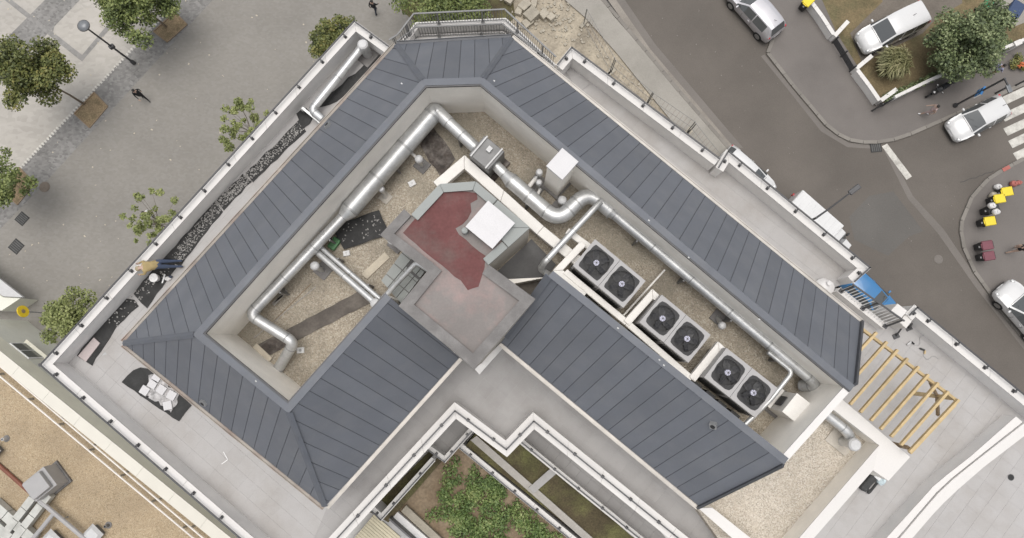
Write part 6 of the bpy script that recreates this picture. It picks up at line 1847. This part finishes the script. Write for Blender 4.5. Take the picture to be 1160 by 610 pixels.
def slat_fence(pts, label, name, cat, h, m, z=.12, pitch=.16, w=.03, mm='rail'):
    P_ = [at(p[0], p[1], z + h) for p in pts]
    o = thing(name, label, cat, (P_[0].x, P_[0].y, z))
    for i in range(len(P_) - 1):
        a, b = P_[i], P_[i + 1]
        for k in range(int((h - .15) / pitch)):
            zz = z + .12 + k * pitch
            part('slat', MB().bar((a.x, a.y, zz), (b.x, b.y, zz), w, pitch * .78), M[m], o)
        n = max(1, round((b - a).length / 1.6))
        for j in range(n + (i == len(P_) - 2)):
            c = a.lerp(b, j / n)
            part('post', MB().box((c.x, c.y, z), .08, .08, h + .05), M[mm], o)
    return o
slat_fence([(950, 42), (960, 58), (970, 75)], 'dark slatted gate across the white van in the yard', 'gate', 'gate', .95, 'rail')
slat_fence([(1000, 118), (1012, 112)], 'dark green slatted fence end at the pavement corner', 'slat_fence', 'fence', 1.4, 'leaf_dark' if 0 else 'cl_black')
low_wall([(1014, 110), (1053, 91), (1160, 45), (1230, 15)], 'long thin white topped wall along the pavement behind the scooter', h=.9, w=.2)
for x, y in ((1141, 56),):
    p = at(x, y, .12); 
    single('wall_pier', MB().box((p.x, p.y, .12), .5, .35, 1.05, math.radians(24)), M['white'], 'white pier in the long thin wall beside the dark glossy tree', 'pier', (p.x, p.y, .12), bev=.02)
# climbing hedge and flowers by the wall
p = at(1030, 92, .13)
o = thing('hedge', 'dark green low hedge behind the long thin white wall', 'hedge', tuple(p))
cs = []; rs = []
for k in range(26):
    c = at(1004 + k * 5.6, 111 - k * 2.45, .6); cs.append((c.x, c.y, c.z + random.uniform(-.2, .25))); rs.append(random.uniform(.25, .4))
leaf_part(leaves(cs, rs, 2200, .16), M['leaf_dark'], o, 'foliage')
part('stem', MB().tube([at(1012, 108, .13), at(1080, 79, .5), at(1140, 52, .6)], .03, 6), M['bark'], o)
p = at(1156, 70, .13)
o = thing('flower_bed', 'reddish flowering plant at the right edge above the white wall end', 'plant', tuple(p))
cs = [tuple(at(1154 + random.uniform(-7, 10), 70 + random.uniform(-7, 7), .4)) for _ in range(10)]
leaf_part(leaves(cs, [.25] * 10, 500, .14), M['leaf_olive'], o, 'foliage')
leaf_part(leaves([tuple(at(1158, 73, .6)), tuple(at(1155, 75, .6))], [.2, .15], 60, .1), M['flower'], o, 'petals')

# ------------------------------------------------------------------ lamps, signs, bollards
b = at(152, 72, 0.0); top = at(89, 24.5, 5.7)
o = thing('street_lamp', 'grey street lamp with round head on the plaza sett band', 'lamp', tuple(b))
h = 5.5
part('pole', MB().tube([b, Vector((b.x, b.y, 2.6)), Vector((b.x, b.y, 5.3))], [.075, .06, .05], 10), M['rail'], o, sm=True)
part('base', MB().lathe(b, [(.14, 0), (.14, .3), (.09, .4)], 12), M['rail'], o, sm=True)
part('fitting', MB().box((b.x, b.y, 2.5), .34, .22, .26, .6), M['rail'], o, bev=.03)
hd = part('head', MB().lathe(Vector((b.x, b.y, 5.2)), [(.05, 0), (.2, .1), (.34, .28), (.36, .36), (.3, .46), (.12, .53)], 18), M['lampgrey'], o, sm=True)
part('rim_ring', MB().lathe(Vector((b.x, b.y, 5.54)), [(.375, 0), (.375, .05)], 18), M['rail'], hd)
# road lamp with a long arm on the near pavement
b = at(925, 247, 7.0); t2 = at(968, 215, 7.25)
o = thing('street_lamp', 'dark road lamp reaching over the street beside the box van', 'lamp', (b.x, b.y, .012))
part('pole', MB().tube([(b.x, b.y, .012), (b.x, b.y, 3.5), (b.x, b.y, 7.0)], [.1, .08, .06], 10), M['rail'], o, sm=True)
part('arm', MB().tube([Vector((b.x, b.y, 6.9)), b.lerp(t2, .3) + Vector((0, 0, .1)), t2], [.06, .05, .04], 8), M['rail'], o, sm=True)
dr = (t2 - b).normalized()
part('head', MB().bar(t2 - dr * .35 + Vector((0, 0, -.08)), t2 + dr * .38 + Vector((0, 0, -.08)), .3, .13), M['rail'], o, bev=.04)
part('lens', MB().bar(t2 - dr * .2 + Vector((0, 0, -.115)), t2 + dr * .3 + Vector((0, 0, -.115)), .2, .03), M['headlight'], o)
# tall post with blue signs
b = at(1081.5, 120, .12)
o = thing('sign_post', 'tall dark post with a blue and white panel beside the white car', 'sign', tuple(b))
part('post', MB().tube([b, Vector((b.x, b.y, 4.9))], .065, 10), M['rail'], o, sm=True)
part('base', MB().lathe(b, [(.16, 0), (.16, .12), (.08, .3)], 12), M['rail'], o)
part('arm', MB().bar((b.x, b.y, 4.8), (b.x + .15, b.y - .45, 4.85), .08, .08), M['rail'], o)
part('lamp_head', MB().box((b.x + .22, b.y - .62, 4.78), .26, .5, .12, .3), M['lampgrey'], o, bev=.03)
zs = 2.25
pn = part('sign_panel', MB().box((b.x, b.y - .0, zs), .07, .62, .68, math.radians(20) + math.radians(-50)), M['signwhite'], o, bev=.01)
an = math.radians(-30)
fx, fy = math.cos(an), math.sin(an)
for sgn in (-1, 1):
    for k in range(2):
        cz = zs + .05 + k * .31
        part('sign_face', MB().box((b.x + fx * sgn * .037, b.y + fy * sgn * .037, cz), .01, .54, .26, an), M['signblue'], pn)
part('sign_edge_top', MB().box((b.x, b.y, zs + .67), .12, .62, .02, an), M['signblue'], pn)
for k, (x, y, hh, lab) in enumerate(((1127.5, 106, 1.15, 'dark bollard with white tip beside the crosswalk'), (1150.5, 97, 1.0, 'dark bollard without white tip at the right edge near the crosswalk'))):
    b = at(x, y, .12)
    o = thing('bollard', lab, 'bollard', tuple(b))
    part('post', MB().lathe(b, [(.06, 0), (.06, hh), (.03, hh + .05)], 12), M['rail'], o, sm=True)
    part('tip', MB().lathe(b + Vector((0, 0, hh - .02)), [(.075, 0), (.08, .12), (.04, .17)], 12), M['signwhite'] if k == 0 else M['rail'], o, sm=True)

# ------------------------------------------------------------------ building site
blocks = [(594, 8, .75, .6, .4, .3), (602, 19, .9, .75, .5, .25), (605, 3, .9, .35, .3, .9), (616, 19, .55, .5, .45, .2), (598, 27, .7, .5, .35, .1), (624, 21, .45, .4, .35, .4), (577, 1, .6, .5, .4, .5), (588, 14, .5, .4, .3, .7)]
lab_b = ['flat pale rubble block left of the largest one', 'largest pale rubble block of the heap near the railing', 'long narrow rubble block at the top of the heap', 'square rubble block right of the largest one', 'rubble block nearest the balcony railing', 'small rubble block at the right end of the heap', 'dark mossy rubble block at the top of the picture', 'small rubble block half in the grass']
for (x, y, sx, sy, sz, rz), lb in zip(blocks, lab_b):
    p = at(x, y, .01)
    mb = MB().box((p.x, p.y, .005), sx * 1.1, sy * 1.1, sz, rz + .5)
    mb.v = [(v[0] + random.uniform(-.06, .06), v[1] + random.uniform(-.06, .06), v[2] + (random.uniform(-.06, .06) if v[2] > .1 else 0)) for v in mb.v]
    single('stone_block', mb, M['stone'], lb, 'stone block', (p.x, p.y, .01), group='rubble blocks on the building site', bev=.03)
rb_ = MB()
for _ in range(230):
    p = at(random.gauss(622, 24), random.gauss(24, 16), .02)
    sz = random.uniform(.05, .2)
    rb_.box((p.x, p.y, .003), sz, sz * random.uniform(.5, 1), sz * .5, random.random() * 3)
for _ in range(120):
    t_ = random.random(); p = at(668 + 110 * t_ + random.uniform(-14, 4), 40 + 115 * t_ + random.uniform(-6, 10), .02)
    sz = random.uniform(.04, .14)
    rb_.box((p.x, p.y, .003), sz, sz * random.uniform(.5, 1), sz * .5, random.random() * 3)
single('site_rubble', rb_, M['stone'], 'small pale rubble strewn over the sandy building ground', 'rubble', tuple(at(622, 24, 0)), kind='stuff')
def site_fence(a, b, label, hp=2.2):
    p, q = at(*a, .01), at(*b, .01)
    o = thing('site_fence', label, 'fence', tuple(p), 0, 'temporary fence panels round the site')
    for c in (p, q):
        part('post', MB().lathe(c, [(.035, 0), (.035, hp)], 8), M['galv_dull'], o)
        part('foot', MB().box((c.x, c.y, .005), .7, .25, .16, random.uniform(.5, 1.1)), M['stone'], o, bev=.02)
    mb = MB()
    k = max(2, int((q - p).length / .28))
    for j in range(1, k):
        c = p.lerp(q, j / k); mb.box((c.x, c.y, .15), .007, .007, hp - .2)
    part('wires', mb, M['rust'], o, kind='stuff')
    for zz in (.15, hp * .5, hp - .05):
        part('rail', MB().bar((p.x, p.y, zz), (q.x, q.y, zz), .02, .02), M['galv_dull'], o)
site_fence((661, 28), (691, 81), 'site fence panel behind the rubble heap')
site_fence((692, 83), (732, 118), 'site fence panel in the middle of the sandy strip')
site_fence((733, 119), (778, 150), 'site fence panel at the narrow end of the sandy strip')
site_fence((779, 152), (806, 186), 'site fence panel closest to the parapet corner')

# ------------------------------------------------------------------ people
def figure(name, label, J, mats, hair='hair_dark', hair_len=.0, extra=None, thick=1.25, fingers=True):
    """J: joints in world coordinates; the body is one skinned surface, coloured by the nearest limb"""
    base = Vector((J['pelvis'].x, J['pelvis'].y, min(v.z for v in J.values())))
    verts = []; rad = []; edges = []; col = []
    def add(p, r, parent=None, c=0):
        verts.append(p - base); rad.append(r); col.append(c)
        if parent is not None: edges.append((parent, len(verts) - 1))
        return len(verts) - 1
    t = thick
    pel = add(J['pelvis'], (.15 * t, .12 * t), None, 1)
    sp = add(J['pelvis'].lerp(J['chest'], .5), (.14 * t, .105 * t), pel, 2)
    ch = add(J['chest'], (.165 * t, .115 * t), sp, 2)
    nk = add(J['neck'], (.055, .055), ch, 3)
    hd_ = (J['head'] - J['neck'])
    h1 = add(J['neck'] + hd_ * .45, (.078, .085), nk, 3)
    h2 = add(J['neck'] + hd_ * .95, (.088, .10), h1, 3)
    h3 = add(J['neck'] + hd_ * 1.35, (.06, .07), h2, 3)
    for s in 'LR':
        sh = add(J['sh' + s], (.062 * t, .062 * t), ch, 2)
        el = add(J['el' + s], (.044, .044), sh, 4)
        wr = add(J['wr' + s], (.03, .03), el, 4)
        hv = (J['wr' + s] - J['el' + s]).normalized()
        sv = hv.orthogonal().normalized()
        pa = add(J['wr' + s] + hv * .06, (.036, .02), wr, 3)
        if fingers:
            for k, (o_, l) in enumerate(((-.03, .075), (-.01, .09), (.01, .085), (.03, .065))):
                f1 = add(J['wr' + s] + hv * .10 + sv * o_, (.010, .010), pa, 3)
                add(J['wr' + s] + hv * (.10 + l * .9) + sv * o_ * 1.2 - Vector((0, 0, .02)), (.008, .008), f1, 3)
            th_ = add(J['wr' + s] + hv * .05 + sv * .05, (.011, .011), pa, 3)
            add(J['wr' + s] + hv * .09 + sv * .07, (.009, .009), th_, 3)
        hp = add(J['hip' + s], (.095 * t, .095 * t), pel, 1)
        kn = add(J['kn' + s], (.063, .063), hp, 1)
        an_ = add(J['an' + s], (.043, .043), kn, 5)
        add(J['to' + s], (.045, .035), an_, 6)
    me = bpy.data.meshes.new('body'); me.from_pydata([tuple(v) for v in verts], edges, [])
    ob = bpy.data.objects.new('body_source', me); C.objects.link(ob)
    sk_ = ob.modifiers.new('skin', 'SKIN')
    if not me.skin_vertices: me.skin_vertices.new() if hasattr(me.skin_vertices, 'new') else None
    sv_ = me.skin_vertices[0].data
    for i, r in enumerate(rad):
        sv_[i].radius = r; sv_[i].use_root = (i == 0)
    sb_ = ob.modifiers.new('sub', 'SUBSURF'); sb_.levels = 1; sb_.render_levels = 1
    dg = bpy.context.evaluated_depsgraph_get()
    bm_ = bpy.data.meshes.new_from_object(ob.evaluated_get(dg))
    bpy.data.objects.remove(ob)
    o = thing(name, label, 'person', tuple(base))
    keys = ['cl_black', mats['legs'], mats['top'], 'skin', mats['arms'], mats['shin'], mats['shoe']]
    bm_.materials.clear()
    for k in keys: bm_.materials.append(M[k])
    V_ = np.array([tuple(v) for v in verts]); Cc = np.array(col)
    # sample points along edges so each face takes the colour of its own limb
    ps = []; cs = []
    for a, b in edges:
        for t_ in (.25, .5, .75, 1.0):
            ps.append(V_[a] * (1 - t_) + V_[b] * t_); cs.append(Cc[b])
    ps = np.array(ps); cs = np.array(cs)
    for pl_ in bm_.polygons:
        d_ = ((ps - np.array(pl_.center)) ** 2).sum(1)
        pl_.material_index = int(cs[d_.argmin()])
        pl_.use_smooth = True
    bo = bpy.data.objects.new('body', bm_); link(bo, o); WLOC[bo.name] = base
    # hair cap over the crown and back of the head, face features
    hdv = hd_.normalized()
    hc = J['neck'] + hd_ * 1.05
    face = J.get('face', Vector((1, 0, 0)))
    part('hair', MB().ball(hc - face * .015 + hdv * .035, .105, .105, .085, 12, 8), M[hair], o, sm=True)
    side = hdv.cross(face).normalized()
    fc_ = J['neck'] + hd_ * .75
    part('nose', MB().ball(fc_ + face * .1, .018, .018, .022, 8, 6), M['skin'], bo, sm=True)
    for s in (-1, 1):
        part('eye', MB().ball(fc_ + face * .088 + side * .035 * s + hdv * .02, .012, .012, .01, 8, 6), M['cl_black'], bo, sm=True)
        part('ear', MB().ball(fc_ + side * .092 * s, .018, .02, .03, 8, 6), M['skin'], bo, sm=True)
    part('mouth', MB().ball(fc_ + face * .086 - hdv * .05, .01, .022, .006, 8, 6), M['taillight'], bo, sm=True)
    return o
def walker(px_foot, heading, label, mats, z=.01, H=1.7, stride=.28, hair='hair_dark', arm=.2, bend=.0):
    b = at(px_foot[0], px_foot[1], z); b.z = z
    f = Vector((math.cos(heading), math.sin(heading), 0)); s = Vector((-f.y, f.x, 0)); k = H / 1.7
    up = lambda h: Vector((0, 0, h * k))
    J = {'pelvis': b + up(.93), 'chest': b + up(1.28) + f * bend * .5, 'neck': b + up(1.44) + f * bend, 'head': b + up(1.56) + f * (bend + .03), 'face': f}
    for sg, n_ in ((1, 'L'), (-1, 'R')):
        J['sh' + n_] = b + up(1.36) + s * .17 * sg * k + f * bend * .8
        J['el' + n_] = b + up(1.1) + s * .23 * sg * k + f * (-sg * arm * .6)
        J['wr' + n_] = b + up(.9) + s * .22 * sg * k + f * (-sg * arm + .1)
        J['hip' + n_] = b + up(.88) + s * .09 * sg
        J['kn' + n_] = b + up(.49) + s * .09 * sg + f * (sg * stride * .5 + .04)
        J['an' + n_] = b + up(.09) + s * .09 * sg + f * sg * stride
        J['to' + n_] = b + up(.045) + s * .1 * sg + f * (sg * stride + .17)
    return figure('person', label, J, mats, hair)
blk_ = dict(legs='cl_black', top='cl_black', arms='cl_black', shin='cl_black', shoe='shoe_dk')
walker((165, 112), math.radians(-50), 'person all in black walking on the plaza near the street lamp', blk_)
walker((426, 15), math.radians(70), 'person in dark clothes walking past the top terrace corner', dict(legs='cl_navy', top='cl_black', arms='cl_black', shin='cl_navy', shoe='shoe_dk'), stride=.2)
walker((176, 246), math.radians(-40), 'dark haired person in a white shirt under the sparse bright tree', dict(legs='cl_white', top='cl_white', arms='cl_white', shin='cl_white', shoe='shoe_dk'), stride=.18)
walker((1047, 130), math.radians(160), 'person in faded pink walking on the pavement beside the scooter', dict(legs='cl_pink', top='cl_pink', arms='skin', shin='skin', shoe='signwhite'), z=.125)
walker((1119, 85), math.radians(10), 'person in pale blue shirt walking below the long thin white wall', dict(legs='walk' if 0 else 'wood_brown', top='cl_blue', arms='cl_blue', shin='wood_brown', shoe='signwhite'), z=.125)
walker((1143, 284), math.radians(15), 'bare legged person in dark clothes walking in from the right edge', dict(legs='skin', top='cl_black', arms='skin', shin='skin', shoe='signwhite'), z=.125, stride=.34)
# the worker bent over the parapet
f = (at(158, 304, 17.9) - at(186, 299, 17.9)); f.z = 0; f.normalize(); s = Vector((-f.y, f.x, 0))
hipc = at(179, 299.5, 17.86)
J = {'pelvis': hipc, 'chest': at(165.5, 302.5, 18.2), 'neck': at(160, 303.5, 18.22), 'head': at(157, 304.3, 18.2), 'face': Vector((f.x * .5, f.y * .5, -.85)).normalized()}
for sg, n_ in ((1, 'L'), (-1, 'R')):
    J['sh' + n_] = J['chest'] + f * .08 + s * .17 * sg + Vector((0, 0, -.02))
    J['el' + n_] = J['chest'] + f * .12 + s * .27 * sg + Vector((0, 0, -.12 if sg < 0 else -.08))
    J['wr' + n_] = J['chest'] + f * .3 + s * .24 * sg + Vector((0, 0, -.13))
    J['hip' + n_] = hipc + s * .1 * sg - f * .03
    J['kn' + n_] = hipc + s * .11 * sg - f * .34 + Vector((0, 0, -.38))
    J['an' + n_] = hipc + s * .12 * sg - f * .62 + Vector((0, 0, -.76))
    J['to' + n_] = hipc + s * .12 * sg - f * .60 + f * .14 + Vector((0, 0, -.80))
figure('person', 'kneeling worker in tan top and blue jeans bent over the parapet', J, dict(legs='cl_jean', top='cl_tan', arms='cl_tan', shin='cl_jean', shoe='shoe'), 'hair_fair')
p = at(174.5, 315, Z_T + .3)
o = thing('bucket', 'white bucket on the bitumen strip beside the worker', 'bucket', (p.x, p.y, Z_T + .04))
part('pail', MB().lathe((p.x, p.y, Z_T + .04), [(.13, 0), (.17, .3), (.155, .3), (.12, .03)], 16), M['bag_white'], o, sm=True)
part('rim', MB().lathe((p.x, p.y, Z_T + .33), [(.18, 0), (.18, .025), (.15, .025)], 16), M['signwhite'], o)
part('filling', MB().lathe((p.x, p.y, Z_T + .25), [(.15, 0), (.15, .02)], 14), M['lag'], o)
p = at(190, 316, Z_T + .06)
o = thing('cloth', 'crumpled white and blue cloth by the worker on the black strip', 'cloth', (p.x, p.y, Z_T + .04))
part('fold', MB().ball((p.x, p.y, Z_T + .07), .14, .1, .05, 10, 6, .2), M['bag_white'], o, sm=True)
part('fold', MB().ball((p.x + .1, p.y + .07, Z_T + .065), .1, .07, .04, 10, 6, .2), M['cl_navy'], o, sm=True, label='blue fold of cloth')
single('trowel_stick', MB().bar(at(184, 321, Z_T + .05), at(187, 311, Z_T + .06), .05, .03), M['signwhite'], 'white stick lying between bucket and cloth', 'stick', tuple(at(185, 316, Z_T + .05)))
